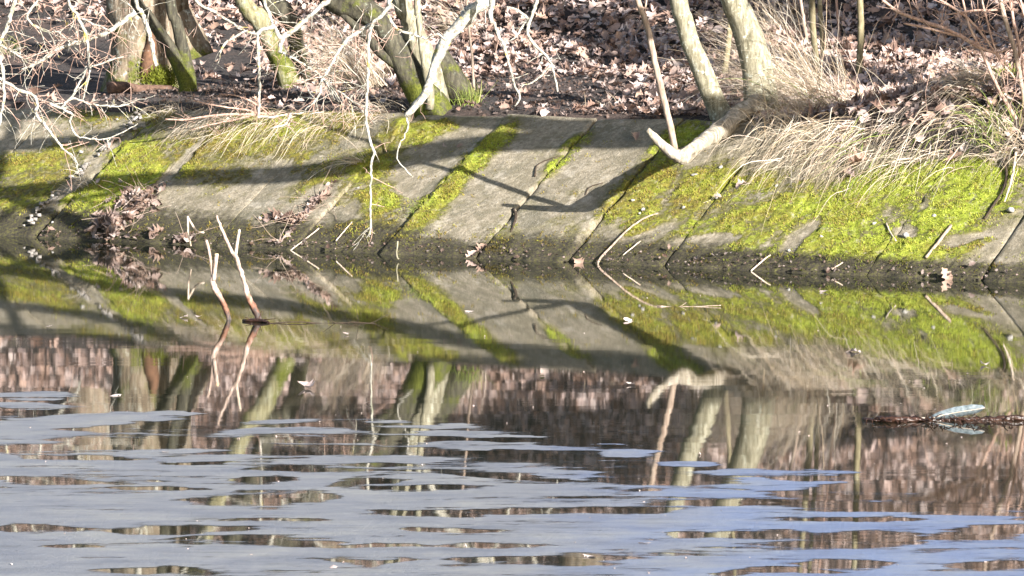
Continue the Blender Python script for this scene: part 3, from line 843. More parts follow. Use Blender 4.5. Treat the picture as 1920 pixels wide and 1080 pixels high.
mb = MB(); P, R = px_path([(812, 95, 40), (836, 130, 44), (858, 170, 50), (880, 200, 56)], D3 + 0.18)
tube(mb, P, R, n=14, step=0.04, rough=0.25); mb.build("root_flare", M['dark_bark'], T3)

# --- coppiced tree at the right, with the V-shaped limb over the water
T5 = thing("coppiced_tree", "pale tree of two leaning stems with a V-shaped cut limb over the water", "tree", base_pt(1385, 215))
D5 = float(T5.location[1])
stem(T5, "stem", [(1270, -10, 34), (1282, 35, 34), (1295, 80, 36), (1316, 130, 38), (1336, 180, 40), (1354, 222, 48)], D5 - 0.1, M['grey_bark'], [(-0.15, 0.1, 1.0, 0.95), (-0.2, 0.3, 2.2, 0.9), (-0.4, 0.6, 4.2, 0.6)], n=20, rough=0.1)
o, P5, R5 = stem(T5, "stem", [(1372, -10, 48), (1385, 20, 49), (1401, 60, 52), (1416, 110, 56), (1424, 160, 62), (1428, 210, 76)], D5 + 0.1, M['grey_bark'], [(-0.3, 0.1, 1.0, 0.95), (-0.5, 0.3, 2.2, 0.9), (-0.9, 0.6, 4.4, 0.6)], n=24, rough=0.1)
mb = MB(); crown(mb, P5[-1], (-0.5, 0.2, 1), 2.2, R5[-1]); crown(mb, P5[-1], (0.5, -0.2, 1), 2.0, R5[-1] * 0.8); mb.build("crown", M['grey_bark'], T5)
mb = MB()
VT = at_depth(1271, 294, 22.18)
pl = [at_depth(1420, 196, D5 - 0.05), at_depth(1396, 210, D5 - 0.25), at_depth(1350, 243, D5 - 0.6), at_depth(1310, 272, 22.35), at_depth(1285, 289, 22.2)]
tube(mb, pl + [VT], [pw(40, 23), pw(36, 23), pw(33, 22.7), pw(27, 22.4), pw(29, 22.2), pw(25, 22.2)], n=20, step=0.02, rough=0.30, wob=0.004)
lo = mb.build("limb", M['limb_bark'], T5)
mb = MB()
tube(mb, [VT + [0.01, 0, -0.005], at_depth(1256, 283, 22.16), at_depth(1236, 264, 22.14), at_depth(1215, 243, 22.1)], [pw(24, 22), pw(22, 22), pw(17, 22), pw(9, 22)], n=14, step=0.02, rough=0.32, wob=0.004, tip=False)
mb.build("cut_arm", M['limb_bark'], T5)
mb = MB()
P, R = px_path([(1266, 280, 12), (1258, 245, 13), (1246, 195, 12.5), (1232, 130, 12), (1219, 72, 12), (1206, 30, 11), (1193, -8, 11)], 22.18)
P += [P[-1] + np.array([-0.2, 0.1, 0.8]), P[-1] + np.array([-0.35, 0.3, 1.8])]; R += [R[-1] * 0.8, R[-1] * 0.4]
tube(mb, P, R, n=10, step=0.04, rough=0.12, wob=0.004)
for pt in (P[5], P[6], P[7]): twig(mb, pt, (0.4, 0.1, 1), 0.5, 0.006, 1)
mb.build("shoot", M['shoot_bark'], T5)

# --- overhanging lichened branches: limbs of the oak and of the many-stemmed tree reach out over the water
def limb(root, pts, rad, name="limb", mat='lichen'):
    mb = MB(); tube(mb, pts, rad, n=12, step=0.08, rough=0.15, wob=0.01)
    return mb.build(name, M[mat], root)
LA = [P1[-2], (-2.55, 25.6, 3.2), (-2.4, 23.4, 2.65), (-2.2, 21.9, 2.12), (-1.6, 21.3, 2.06), (-0.9, 21.1, 2.0)]
LA2 = [(-2.2, 21.9, 2.12), (-2.7, 21.6, 2.0), (-3.3, 21.5, 1.98)]
limb(T1, LA, [0.10, 0.08, 0.06, 0.045, 0.03, 0.018]); limb(T1, LA2, [0.04, 0.03, 0.018])
LB = [P3[-2], (-0.9, 24.2, 2.75), (-0.6, 22.4, 2.4), (-0.35, 21.0, 2.05), (0.2, 20.7, 2.0), (0.6, 20.8, 2.05)]
limb(T3, LB, [0.05, 0.034, 0.030, 0.030, 0.022, 0.012])
def nearest_on(L, p):
    S = smooth_path(np.array(L, float), 0.05)
    return S[np.argmin(np.linalg.norm(S - p, axis=1))]
def hang(root, pts, D, L=None, twigs=0, tl=(0.08, 0.25), wob=0.006, kids=2, tipmat='red_twig', up=True, cut=False, spread=1.0, droop=0.05):
    P, R = px_path(pts, D); R = [r * 0.82 for r in R]
    if L is not None:
        q = nearest_on(L, P[0] + np.array([0, 0, 0.4]))
        P = [q, (q + P[0]) / 2 + np.array([0.02, 0, 0.03])] + P; R = [R[0] * 1.15, R[0] * 1.05] + R
    mb = MB()
    R = [r * (1.12 - 0.35 * i / (len(R) - 1)) for i, r in enumerate(R)]
    Q = tube(mb, P, R, n=9 if R[0] > 0.008 else 7, step=0.018, rough=0.6, wob=wob, tip=not cut)
    if twigs:
        tm = mb
        i0 = 2 if L is not None else 0
        lowest = np.argmin(np.linalg.norm(Q - P[i0], axis=1))
        for _ in range(int(twigs * (1.5 if pts[0][0] < 480 else 2.2))):
            j = RNG.integers(min(lowest, len(Q) - 2), len(Q) - 1)
            t = unit(Q[j + 1] - Q[j])
            d = unit(t * 0.5 + spread * rdir() * np.array([1, 0.7, 0.9]))
            twig(tm, Q[j], d, RNG.uniform(*tl), RNG.uniform(0.0018, 0.0032), 1, droop, int(RNG.random() < 0.6), 5, kids)
    return mb.build("branch", [M['lichen'], M[tipmat]], root)
# left thicket
hang(T1, [(254, 0, 12), (264, 22, 12), (275, 44, 12), (285, 83, 11), (294, 122, 8)], 21.9, LA, 4)
hang(T1, [(254, 23, 10), (230, 42, 10), (205, 60, 10), (166, 74, 9), (140, 82, 10), (111, 91, 9), (78, 114, 8), (39, 130, 5)], 21.8, None, 26, (0.08, 0.3))
hang(T1, [(130, 0, 7), (145, 31, 7), (157, 55, 8), (161, 70, 7), (167, 122, 6), (164, 150, 5), (156, 187, 4)], 21.6, LA2, 14)
hang(T1, [(30, -5, 10), (24, 18, 10), (14, 50, 10), (3, 75, 9), (-12, 100, 8)], 21.5, LA2, 6)
hang(T1, [(163, 124, 5), (150, 152, 5), (137, 181, 6), (128, 190, 5), (114, 202, 5)], 21.6, None, 4, (0.05, 0.15))
hang(T1, [(166, 126, 4), (190, 120, 4), (215, 111, 4), (233, 106, 4)], 21.55, None, 6, (0.04, 0.1))
hang(T1, [(-30, 135, 8), (0, 148, 7), (30, 165, 7), (65, 181, 7), (68, 200, 7), (67, 215, 7), (99, 254, 6), (122, 280, 5), (140, 294, 4), (148, 322, 4)], 21.4, None, 22, (0.08, 0.25))
hang(T1, [(-20, 60, 8), (2, 120, 8), (6, 170, 7), (3, 215, 6), (-3, 250, 5)], 21.3, None, 10)
hang(T1, [(93, 194, 6), (118, 204, 6), (137, 215, 5), (132, 228, 5), (138, 246, 4), (150, 258, 4), (192, 259, 4), (225, 250, 3.5), (257, 233, 3)], 21.4, None, 8, (0.04, 0.15))
hang(T1, [(114, 202, 5), (137, 184, 5), (175, 195, 4), (213, 200, 4), (240, 196, 4), (262, 187, 3)], 21.5, None, 14, (0.05, 0.18))
hang(T1, [(70, -5, 6), (52, 30, 5), (75, 55, 5), (110, 60, 4), (130, 40, 4)], 21.7, LA2, 14, (0.08, 0.25))
hang(T1, [(145, 31, 5), (175, 45, 5), (204, 58, 5)], 21.7, None, 8, (0.05, 0.2))
hang(T1, [(0, 84, 4), (25, 98, 4), (55, 118, 3), (70, 118, 3), (92, 100, 3)], 21.4, None, 12, (0.06, 0.2))
hang(T1, [(363, -5, 7), (400, 22, 7), (446, 52, 6), (480, 62, 6)], 21.9, LA, 8, (0.06, 0.2))
hang(T1, [(465, 58, 5), (445, 65, 5), (424, 80, 6), (416, 92, 5), (411, 106, 4)], 21.85, None, 3, (0.04, 0.12))
hang(T1, [(617, -5, 13), (600, 14, 13), (570, 42, 13), (545, 62, 13), (529, 73, 14), (524, 98, 11)], 21.3, LA, 4)
hang(T1, [(493, -5, 9), (503, 25, 9), (512, 46, 10), (527, 70, 11)], 21.3, LA, 4)
hang(T1, [(514, 50, 8), (495, 55, 8), (484, 64, 8), (486, 110, 7), (485, 160, 7), (484, 214, 7), (488, 218, 6), (520, 219, 5), (546, 215, 5), (568, 212, 4)], 21.2, None, 10, (0.05, 0.18))
hang(T1, [(546, 215, 5), (535, 232, 5), (522, 236, 5), (508, 241, 3)], 21.2, None, 3, (0.04, 0.1))
hang(T1, [(524, 96, 6), (545, 108, 5), (575, 124, 5), (600, 140, 5), (620, 160, 4), (655, 185, 4), (682, 212, 3)], 21.2, None, 22, (0.08, 0.25))
# middle
hang(T3, [(912, -8, 34), (890, 22, 34), (864, 47, 30), (838, 72, 26), (824, 98, 22), (814, 117, 21), (806, 145, 21), (799, 170, 20), (782, 195, 18), (762, 219, 14)], 20.9, LB, 5, (0.06, 0.2), cut=True)
hang(T3, [(739, -8, 10), (729, 13, 10), (712, 32, 9), (695, 47, 9), (691, 80, 7), (692, 115, 7), (689, 155, 7), (686, 190, 8), (686, 215, 8), (690, 248, 8), (697, 272, 7), (703, 287, 7), (695, 307, 6), (695, 360, 6), (696, 415, 5.5), (693, 440, 6)], 20.1, LB, 10, (0.04, 0.16))
hang(T3, [(695, 47, 9), (672, 60, 8), (646, 78, 8), (628, 105, 7), (615, 130, 6), (604, 148, 6), (602, 165, 6), (599, 181, 6), (588, 194, 4), (573, 207, 3)], 20.15, None, 18, (0.06, 0.22))
hang(T3, [(726, 28, 7), (735, 42, 7), (744, 54, 6), (763, 60, 6), (782, 66, 6), (799, 73, 6), (812, 68, 7), (822, 64, 7), (834, 76, 7)], 20.5, None, 6, (0.05, 0.15))
hang(T3, [(918, 28, 11), (926, 45, 9), (936, 67, 8), (948, 92, 8), (954, 117, 7), (961, 140, 6), (966, 162, 6), (973, 181, 6), (964, 198, 4)], 20.7, LB, 3, (0.03, 0.1))
hang(T3, [(1008, -8, 8), (1000, 22, 9), (992, 40, 9), (988, 64, 7), (1008, 90, 7), (1030, 111, 7), (1038, 130, 6), (1042, 150, 6), (1046, 172, 5)], 20.7, LB, 4, (0.04, 0.12))
hang(T3, [(1035, 122, 5), (1022, 134, 5), (1004, 150, 4), (990, 155, 3), (972, 160, 2.5)], 20.7, None, 2, (0.03, 0.08))
hang(T3, [(990, 36, 6), (978, 24, 6), (966, 17, 5), (952, 14, 5)], 20.7, None, 1, (0.03, 0.08))
hang(T3, [(990, 38, 5), (978, 52, 5), (968, 70, 4), (955, 78, 3)], 20.72, None, 2, (0.03, 0.08))
hang(T3, [(762, 219, 4), (764, 240, 4), (750, 272, 4), (746, 296, 4), (760, 315, 3.5), (775, 331, 3)], 20.9, None, 0)

# ------------------------------------------------------------------ poles and shoots
def pole(pts, label, mat='pole_bark', name="sapling", group="slender saplings on the leafy rise", r=None, tw=4, vmin=VTOP):
    b = at_ground(pts[-1][0], pts[-1][1], vmin)
    root = thing(name, label, "sapling", b, group)
    D = float(b[1])
    P, R = px_path(pts, D); P[-1] = b - np.array([0, 0, 0.05])
    d = unit(P[0] - P[1])
    P = [P[0] + d * 2.2, P[0] + d * 1.0] + P; R = [R[0] * 0.5, R[0] * 0.8] + R
    mb = MB(); tube(mb, P[::-1], R[::-1], n=9, step=0.05, rough=0.1, wob=0.003); 
    if tw:
        for _ in range(tw):
            k = RNG.uniform(0.0, 1.6); twig(mb, P[2] + d * k, unit(d + 0.9 * rdir()), RNG.uniform(0.3, 0.8), 0.004, 1, 0, 1)
    mb.build("stem", [M[mat], M['red_twig']], root)
    return root
pole([(1613, -5, 12), (1614, 60, 13), (1612, 110, 12), (1610, 152, 12)], "straight pole-like sapling standing alone in bright leaves, right of the sapling cluster")
pole([(1521, -5, 12), (1525, 60, 12), (1530, 105, 12), (1537, 145, 13)], "thickest sapling of the close cluster behind the big straw tuft")
pole([(1537, -5, 9), (1540, 60, 9), (1545, 120, 8)], "slim pale sapling just right of the thickest one in the cluster")
pole([(1567, -5, 5), (1571, 40, 5), (1577, 80, 5)], "thin orange-brown shoot between the sapling cluster and the lone pole", 'red_twig')
pole([(1500, -5, 6), (1507, 35, 6), (1515, 80, 6)], "thin yellowish sapling on the left of the cluster", 'shoot_bark')
pole([(1476, -5, 5), (1482, 20, 5), (1488, 50, 5)], "thinnest pale shoot left of the sapling cluster", 'shoot_bark')
pole([(874, -5, 5), (880, 60, 5), (886, 110, 5), (889, 170, 5)], "single brown upright shoot in front of bare soil beside the green grass tuft", 'shoot_bark', tw=1)
pole([(1370, 20, 9), (1368, 60, 11), (1362, 110, 12), (1356, 150, 14)], "short dull brown stem standing between the two leaning pale trunks", 'pole_bark', tw=2)
pole([(1875, -5, 9), (1884, 35, 9), (1897, 75, 9), (1908, 120, 9), (1918, 170, 9), (1926, 220, 9)], "pale bent sapling at the right edge among red twigs", 'shoot_bark', tw=6)

# --- red-twigged shrub upper right
RS = thing("twiggy_shrub", "tangle of reddish bare twigs arching left at the upper right corner", "shrub", at_ground(1905, 245, 1.2))
DR = float(RS.location[1])
def rs(pts, tw, D=None, mat='red_twig'):
    P, R = px_path(pts, D or DR + 0.1)
    mb = MB(); Q = tube(mb, P, R, n=7, step=0.04, rough=0.1, wob=0.004)
    for _ in range(tw):
        j = RNG.integers(1, len(Q) - 2); twig(mb, Q[j], unit(Q[j + 1] - Q[j] + 0.7 * rdir() * [1, .8, 1]), RNG.uniform(0.12, 0.45), 0.0026, 1, 0, 0, 5, 2, 0.22)
    mb.build("branch", M[mat], RS)
rs([(1920, 250, 9), (1900, 215, 8), (1875, 170, 7), (1852, 125, 7), (1838, 92, 6), (1818, 50, 5), (1805, -5, 4)], 10)
rs([(1930, 60, 5), (1895, 90, 5), (1862, 97, 5), (1838, 88, 6), (1790, 62, 7), (1745, 45, 8), (1710, 32, 7), (1672, 14, 6), (1648, -8, 6)], 16)
rs([(1842, 94, 5), (1800, 70, 5), (1760, 58, 5), (1720, 48, 5), (1695, 44, 3)], 10)
rs([(1880, 120, 5), (1850, 75, 5), (1815, 35, 5), (1770, 5, 5), (1745, -10, 4)], 14)
rs([(1935, 240, 8), (1925, 170, 7), (1915, 100, 6), (1900, 40, 6), (1893, -10, 5)], 8)
rs([(1905, 150, 5), (1870, 100, 4), (1850, 40, 4), (1838, -10, 4)], 8)
rs([(1885, 20, 5), (1850, 18, 5), (1810, 22, 4), (1775, 28, 3)], 4)
rs([(1895, 130, 4), (1925, 60, 5), (1912, -5, 4)], 6)

# --- low twigs on the left slab edge
LS = thing("twiggy_shrub", "low spray of pinkish budded twigs spreading over the slab edge left of the straw", "shrub", at_ground(500, 214, 1.2))
DLs = float(LS.location[1]) - 0.25
for pts in ([(505, 212, 5), (480, 213, 5), (440, 214, 5), (400, 217, 4), (350, 224, 4), (311, 223, 3)], [(500, 214, 4), (450, 205, 4), (400, 196, 3), (362, 188, 3)], [(500, 210, 4), (470, 190, 4), (440, 178, 3), (410, 176, 2.5)], [(490, 214, 3), (450, 222, 3), (400, 232, 3), (360, 244, 2)]):
    P, R = px_path(pts, DLs)
    mb = MB(); Q = tube(mb, P, R, n=6, step=0.03, wob=0.004)
    for _ in range(14):
        j = RNG.integers(0, len(Q) - 2); twig(mb, Q[j], unit(Q[j + 1] - Q[j] + 1.1 * rdir() + [0, 0, .5]), RNG.uniform(0.05, 0.16), 0.0018, 1, 0, 0, 5, 2)
    mb.build("branch", M['red_twig'], LS)

# ------------------------------------------------------------------ grass tufts
STRAW = np.array([[.60, .50, .37], [.68, .59, .46], [.50, .40, .28], [.74, .67, .56], [.40, .31, .21], [.64, .53, .44]])
GREEN = np.array([[.20, .27, .05], [.26, .32, .07], [.14, .20, .04], [.36, .36, .12]])
def tuft(px, py, label, n=160, L=(0.25, 0.55), lean=(-0.5, -0.4, 0.6), spread=0.45, droop=0.7, rad=0.06, pal=STRAW, green=0.0, vmin=0.95, group="dry grass tufts along the bank", wid=0.0022, base=None, name="grass_tuft", seed=None):
    rg = np.random.default_rng(seed if seed is not None else int(px * 7 + py))
    b = at_ground(px, py, vmin) if base is None else np.array(base)
    root_b = b
    k = 9
    B = b + np.stack([rg.normal(0, rad, n), rg.normal(0, rad, n), np.zeros(n)], -1)
    B[:, 2] = surf(B) - 0.01
    d = np.array(lean) + rg.normal(0, spread, (n, 3)); d[:, 2] = np.abs(d[:, 2]) * (0.10 if droop >= 1.0 else 1.0) + (0.0 if droop >= 1.0 else 0.15); d /= np.linalg.norm(d, axis=1)[:, None]
    Ln = rg.uniform(L[0], L[1], n); dr = droop * rg.uniform(0.5, 1.6, n)
    fall = np.array([-EV[0] * 0.75, -EV[1] * 0.75, -1.0])
    pts = [B]; cur = d.copy()
    side = np.cross(d, rg.normal(size=(n, 3))); side /= np.linalg.norm(side, axis=1)[:, None]
    for i in range(k):
        cur = cur + fall * (dr * (0.2 + i / k) * 0.42)[:, None] + rg.normal(0, 0.075, (n, 3)) + (rg.random((n, 1)) < 0.05) * rg.normal(0, 0.55, (n, 3)); cur /= np.linalg.norm(cur, axis=1)[:, None]
        q = pts[-1] + cur * (Ln / k)[:, None]
        s_ = surf(q) + 0.012 + 0.012 * rg.random(n)
        q[:, 2] = np.maximum(q[:, 2], s_)
        pts.append(q)
    P = np.stack(pts, 1)
    wd = (wid * rg.choice([0.55, 0.8, 1.0, 1.5], n, p=[.3, .35, .25, .1]) * rg.uniform(0.8, 1.2, n))[:, None] * np.linspace(1, 0.25, k + 1)[None]
    A = P - side[:, None] * wd[..., None]; Bq = P + side[:, None] * wd[..., None]
    V = np.stack([A, Bq], 2).reshape(-1, 3)
    st = (k + 1) * 2
    f = np.array([[2 * i, 2 * i + 1, 2 * i + 3, 2 * i + 2] for i in range(k)])
    F = (f[None] + (np.arange(n) * st)[:, None, None]).reshape(-1, 4)
    col = pal[rg.integers(0, len(pal), n)] * rg.uniform(0.75, 1.15, (n, 1))
    g = rg.random(n) < green
    col[g] = GREEN[rg.integers(0, len(GREEN), g.sum())]
    mb = MB(); mb.add(V, F, np.repeat(col, st, axis=0))
    o = mb.build(name, M['blade'], origin=root_b)
    tag(o, label, "grass", group)
    return o
tuft(1500, 190, "largest pale straw tuft, sprawling left across the foot of the pale leaning trunk", 620, (0.5, 0.95), (-0.8, -0.3, 0.95), 0.36, 0.42, 0.15)
tuft(1560, 215, "straw tuft behind the largest one, fanning out in front of the lone sapling pole", 340, (0.4, 0.85), (-0.85, -0.3, 0.7), 0.36, 0.5, 0.13, green=0.04)
tuft(1478, 232, "straw tuft drooping beside the root end of the V-shaped limb", 120, (0.35, 0.65), (-0.4, -0.6, 0.5), 0.40, 0.9, 0.12)
tuft(1528, 256, "long straw tuft hanging down the slab just right of the V-shaped limb", 120, (0.35, 0.7), (-0.4, -0.7, 0.35), 0.58, 1.0, 0.15)
tuft(1570, 262, "straw tuft hanging over the slab edge with a curled leaf caught in it", 130, (0.3, 0.62), (-0.4, -0.7, 0.3), 0.58, 1.0, 0.16, green=0.05)
tuft(1640, 262, "straw tuft drooping over the lime green moss, below the lone sapling pole", 125, (0.3, 0.66), (-0.5, -0.7, 0.3), 0.58, 1.0, 0.16, green=0.08)
tuft(1705, 265, "straw tuft with long parallel blades combed down the lime moss", 115, (0.3, 0.62), (-0.5, -0.6, 0.3), 0.55, 1.0, 0.16, green=0.08)
tuft(1780, 262, "thin straw tuft on the leafy edge, left of the greenest grass", 110, (0.25, 0.55), (-0.5, -0.6, 0.35), 0.36, 1.0, 0.12, green=0.15)
tuft(1868, 160, "combed-over straw tuft lying left across bright leaves near the right edge", 260, (0.3, 0.6), (-0.95, -0.15, 0.25), 0.28, 0.5, 0.07)
tuft(1872, 252, "green and straw mixed grass tuft at the right edge", 160, (0.2, 0.42), (-0.3, -0.3, 0.8), 0.45, 0.6, 0.07, green=0.6)
tuft(1910, 285, "sparse straw tuft at the far right end of the slab edge", 90, (0.25, 0.5), (-0.4, -0.6, 0.4), 0.4, 0.9, 0.08)
tuft(1888, 148, "small bright green clump under the red twigs", 140, (0.04, 0.10), (0, -0.2, 0.8), 0.6, 0.3, 0.05, GREEN, 1.0, wid=0.006)
tuft(690, 165, "tall straw clump leaning up-left between the olive stem and the dark tree", 420, (0.4, 0.85), (-0.6, -0.1, 0.9), 0.30, 0.35, 0.10)
tuft(640, 150, "lower straw clump just left of the tall leaning one", 200, (0.3, 0.6), (-0.5, -0.2, 0.6), 0.4, 0.6, 0.10)
tuft(876, 196, "small fresh green grass tuft at the foot of the dark tree", 120, (0.08, 0.2), (0, -0.1, 0.9), 0.45, 0.3, 0.04, GREEN, 0.8)
tuft(880, 62, "wispy straw tuft on the leafy rise above the green tuft", 110, (0.3, 0.6), (-0.6, -0.1, 0.8), 0.35, 0.5, 0.08)
tuft(400, 208, "hair-fine straw tuft trailing over the slab edge right of the oak", 100, (0.25, 0.5), (-0.5, -0.7, 0.3), 0.4, 1.0, 0.10, wid=0.0016)
tuft(455, 212, "fine straw tuft trailing over the slab edge under the pink budded twigs", 130, (0.3, 0.55), (-0.5, -0.7, 0.3), 0.4, 1.0, 0.10, wid=0.0016)
tuft(530, 214, "straw tuft trailing over the slab edge below the olive stem", 110, (0.3, 0.6), (-0.4, -0.8, 0.3), 0.4, 1.0, 0.10, wid=0.0017)
tuft(620, 214, "straw tuft spilling over the slab edge left of the long white twig", 120, (0.3, 0.6), (-0.5, -0.8, 0.3), 0.42, 1.0, 0.10, wid=0.0017)
tuft(705, 214, "dark-rooted straw tuft at the slab edge behind the long white twig", 110, (0.25, 0.5), (-0.4, -0.6, 0.4), 0.5, 0.8, 0.10, wid=0.0017)
tuft(325, 205, "short straw tuft beside the rubble joint at the foot of the oak", 90, (0.15, 0.3), (-0.4, -0.5, 0.5), 0.5, 0.9, 0.06, wid=0.0016)
tuft(10, 100, "yellowish straw tuft behind the white branches at the left edge", 160, (0.2, 0.45), (0.1, -0.4, 0.6), 0.5, 0.8, 0.08, green=0.1)
tuft(0, 0, "wiry straw tuft growing from a slab joint halfway down, beside the long white twig", 48, (0.25, 0.48), (-0.9, -0.25, 0.5), 0.25, 0.75, 0.012, base=at_slope(688, 308), vmin=0, seed=9)
tuft(0, 0, "tiny green grass sprig in the joint by the moss stripe", 30, (0.04, 0.10), (-0.3, -0.4, 0.5), 0.5, 0.6, 0.03, GREEN, 0.8, base=at_slope(782, 394), vmin=0, seed=10)
tuft(0, 0, "thin dead grass stalks trailing from the rubble joint above the left leaf heap", 30, (0.2, 0.42), (-0.7, -0.5, 0.5), 0.4, 0.7, 0.05, base=at_slope(165, 345), vmin=0, seed=11)
tuft(1130, 205, "small straw wisp at the slab edge in front of bare soil", 26, (0.08, 0.2), (-0.5, -0.3, 0.6), 0.4, 0.8, 0.04)
tuft(1480, 60, "straw wisps among the sapling cluster", 120, (0.3, 0.7), (-0.5, -0.1, 0.9), 0.35, 0.4, 0.10)
tuft(1420, 60, "straw arcs behind the pale leaning trunk", 110, (0.35, 0.75), (-0.7, -0.1, 0.7), 0.4, 0.7, 0.10)

# ------------------------------------------------------------------ leaf heaps, loose leaves, stones and sticks on the slope
def leaf_heap(c, label, n, ext, hgt, tw=10, seed=1):
    rg = np.random.default_rng(seed)
    root = thing("leaf_heap", label, "leaf heap", c, "leaf heaps caught on the bank")
    r1 = rg.normal(0, 0.5, n); r2 = rg.normal(0, 0.5, n)
    B = c + r1[:, None] * EU * ext[0] + r2[:, None] * USL * ext[1]
    hh = hgt * np.exp(-(r1 ** 2 + r2 ** 2) * 1.2) * rg.random(n)
    B[:, 2] = np.maximum(surf(B), 0.004) + 0.012 + hh
    mb = MB(); leaves(mb, B, np.tile(NSL, (n, 1)), rg.uniform(0.035, 0.095, n), 0.7, 0.8, 0.62, rg)
    o = mb.build("leaves", M['leaf'], root); o["kind"] = "stuff"
    mb = MB()
    for _ in range(tw):
        p = B[rg.integers(0, n)] + [0, 0, 0.015]
        twig(mb, p, unit(rg.normal(size=3) * [1, 1, .25] + USL * 0.4), rg.uniform(0.12, 0.35), 0.0017, 0)
    if tw: mb.build("twigs", M['shoot_bark'], root)
    return root
leaf_heap(at_slope(262, 382), "large brown heap of leaves and twigs on the slab left of the forked sticks", 110, (0.17, 0.15), 0.045, 40, 1)
leaf_heap(at_slope(208, 425), "lower lobe of brown leaves slumped between the large heap and the water", 80, (0.14, 0.10), 0.05, 18, 2)
leaf_heap(at_slope(215, 447), "pinkish oak leaves gathered at the waterline below the large heap", 16, (0.10, 0.03), 0.03, 4, 3)
leaf_heap(at_slope(290, 442), "small pair of leaves at the waterline, right of the larger gathering", 5, (0.03, 0.04), 0.03, 0, 4)
leaf_heap(at_slope(347, 450), "little pile of curled leaves at the waterline left of the forked water sticks", 12, (0.08, 0.03), 0.03, 4, 5)
leaf_heap(at_slope(590, 388), "strip of dark leaf scraps in the slab joint left of the long white twig", 60, (0.03, 0.34), 0.008, 34, 6)
leaf_heap(at_slope(540, 415), "flat scatter of leaf scraps at the low end of the scrap-filled joint", 30, (0.16, 0.03), 0.02, 4, 7)

def one_leaf(P, label, size=0.09, seed=0, nrm=NSL, curl=0.7, pal=PAL[[0, 1, 2, 5]], group="single fallen leaves"):
    rg = np.random.default_rng(seed)
    mb = MB(); leaves(mb, [np.array(P) + [0, 0, 0.014]], [nrm], [size], 0.15, curl, 1.0, rg, pal)
    o = mb.build("oak_leaf", M['leaf'], origin=P)
    return tag(o, label, "leaf", group)
one_leaf(at_slope(905, 470), "curled leaf in the crack beside the small dark moss, just above the water", .09, 1)
one_leaf(at_slope(886, 484), "leaf half in the water at the foot of the crack in the middle", .10, 2)
one_leaf(at_slope(1084, 494), "flat pinkish leaf on the waterline, between the two dark joints", .09, 3)
one_leaf(at_slope(1391, 350), "pale pink leaf on the mossy slab below the V-shaped limb's root end", .09, 4)
one_leaf(at_slope(1775, 520), "upright folded leaf standing at the waterline near the right", .09, 5, (0.2, -1, 0.3))
one_leaf(at_slope(1608, 310), "large brown oak leaf caught in drooping straw over the lime moss", .13, 6)
one_leaf(at_slope(1590, 330), "second brown oak leaf just below the large one in the straw", .12, 7)
one_leaf(at_slope(1790, 302), "brown leaf at the soil lip above the brightest moss", .11, 8)
one_leaf(at_slope(862, 276), "tiny leaf inside the long horizontal shadow on the bare slab", .05, 9)
one_leaf(at_slope(185, 343), "small brown leaf on the bright moss left of the shadow band", .05, 10)
one_leaf(at_slope(225, 347), "orange-brown leaf on the bright moss above the large heap", .06, 11)
one_leaf(at_slope(505, 455), "pink leaf low on the dark wet foot, left of the bent straw", .05, 12)
one_leaf(at_slope(1345, 372), "small curled leaf by the joint with the white pebbles", .05, 13)
one_leaf(at_slope(1195, 262), "brown leaf in the shade at the slab top left of the V-shaped limb", .07, 14)
one_leaf(at_slope(95, 437), "brown leaf on the dark foot left of the leaf gathering", .06, 15)

mb = MB(); rg = np.random.default_rng(61)
n = 620
u = rg.uniform(-3.6, 3.4, n); v = np.abs(rg.normal(0.03, 0.05, n))
leaves(mb, xyz(u, v, SL * v + 0.016), np.tile(NSL, (n, 1)), rg.uniform(0.005, 0.022, n) * np.where(rg.random(n) < .1, 2, 1), 0.5, 0.8, 0.42, rg)
tag(mb.build("shore_crumbs", M['leaf'], origin=(0, 0, 0)), "crumbled leaf bits and grit washed up along the waterline", "crumbs", kind='stuff')

def pebble(P, label, r, seed, mat='stone', name="pebble", sq=(1, 1, .7), group="pale stones lying on the slabs"):
    rg = np.random.default_rng(seed)
    nlat, nlon = 9, 14
    th = np.linspace(0, math.pi, nlat)[:, None]; ph = np.linspace(0, 2 * math.pi, nlon, endpoint=False)[None]
    d = np.stack([np.sin(th) * np.cos(ph), np.sin(th) * np.sin(ph), np.cos(th) * np.ones_like(ph)], -1)
    k = rg.normal(size=(7, 3)); k /= np.linalg.norm(k, axis=1)[:, None]
    rr = np.min(np.stack([0.62 / np.maximum(d @ kk, 0.3) + rg.uniform(0, .2) for kk in k]), axis=0)
    rr = np.clip(rr, 0.55, 1.25)
    V = d * rr[..., None] * r * np.array(sq)
    V = V.reshape(-1, 3) + np.array(P) + NSL * r * sq[2] * 0.55
    i = np.arange(nlat - 1)[:, None] * nlon; j = np.arange(nlon)[None]; j2 = (j + 1) % nlon
    F = np.stack([i + j, i + nlon + j, i + nlon + j2, i + j2], -1).reshape(-1, 4)
    mb = MB(); mb.add(V, F)
    return tag(mb.build(name, M[mat], smooth=True, origin=P), label, "stone", group)
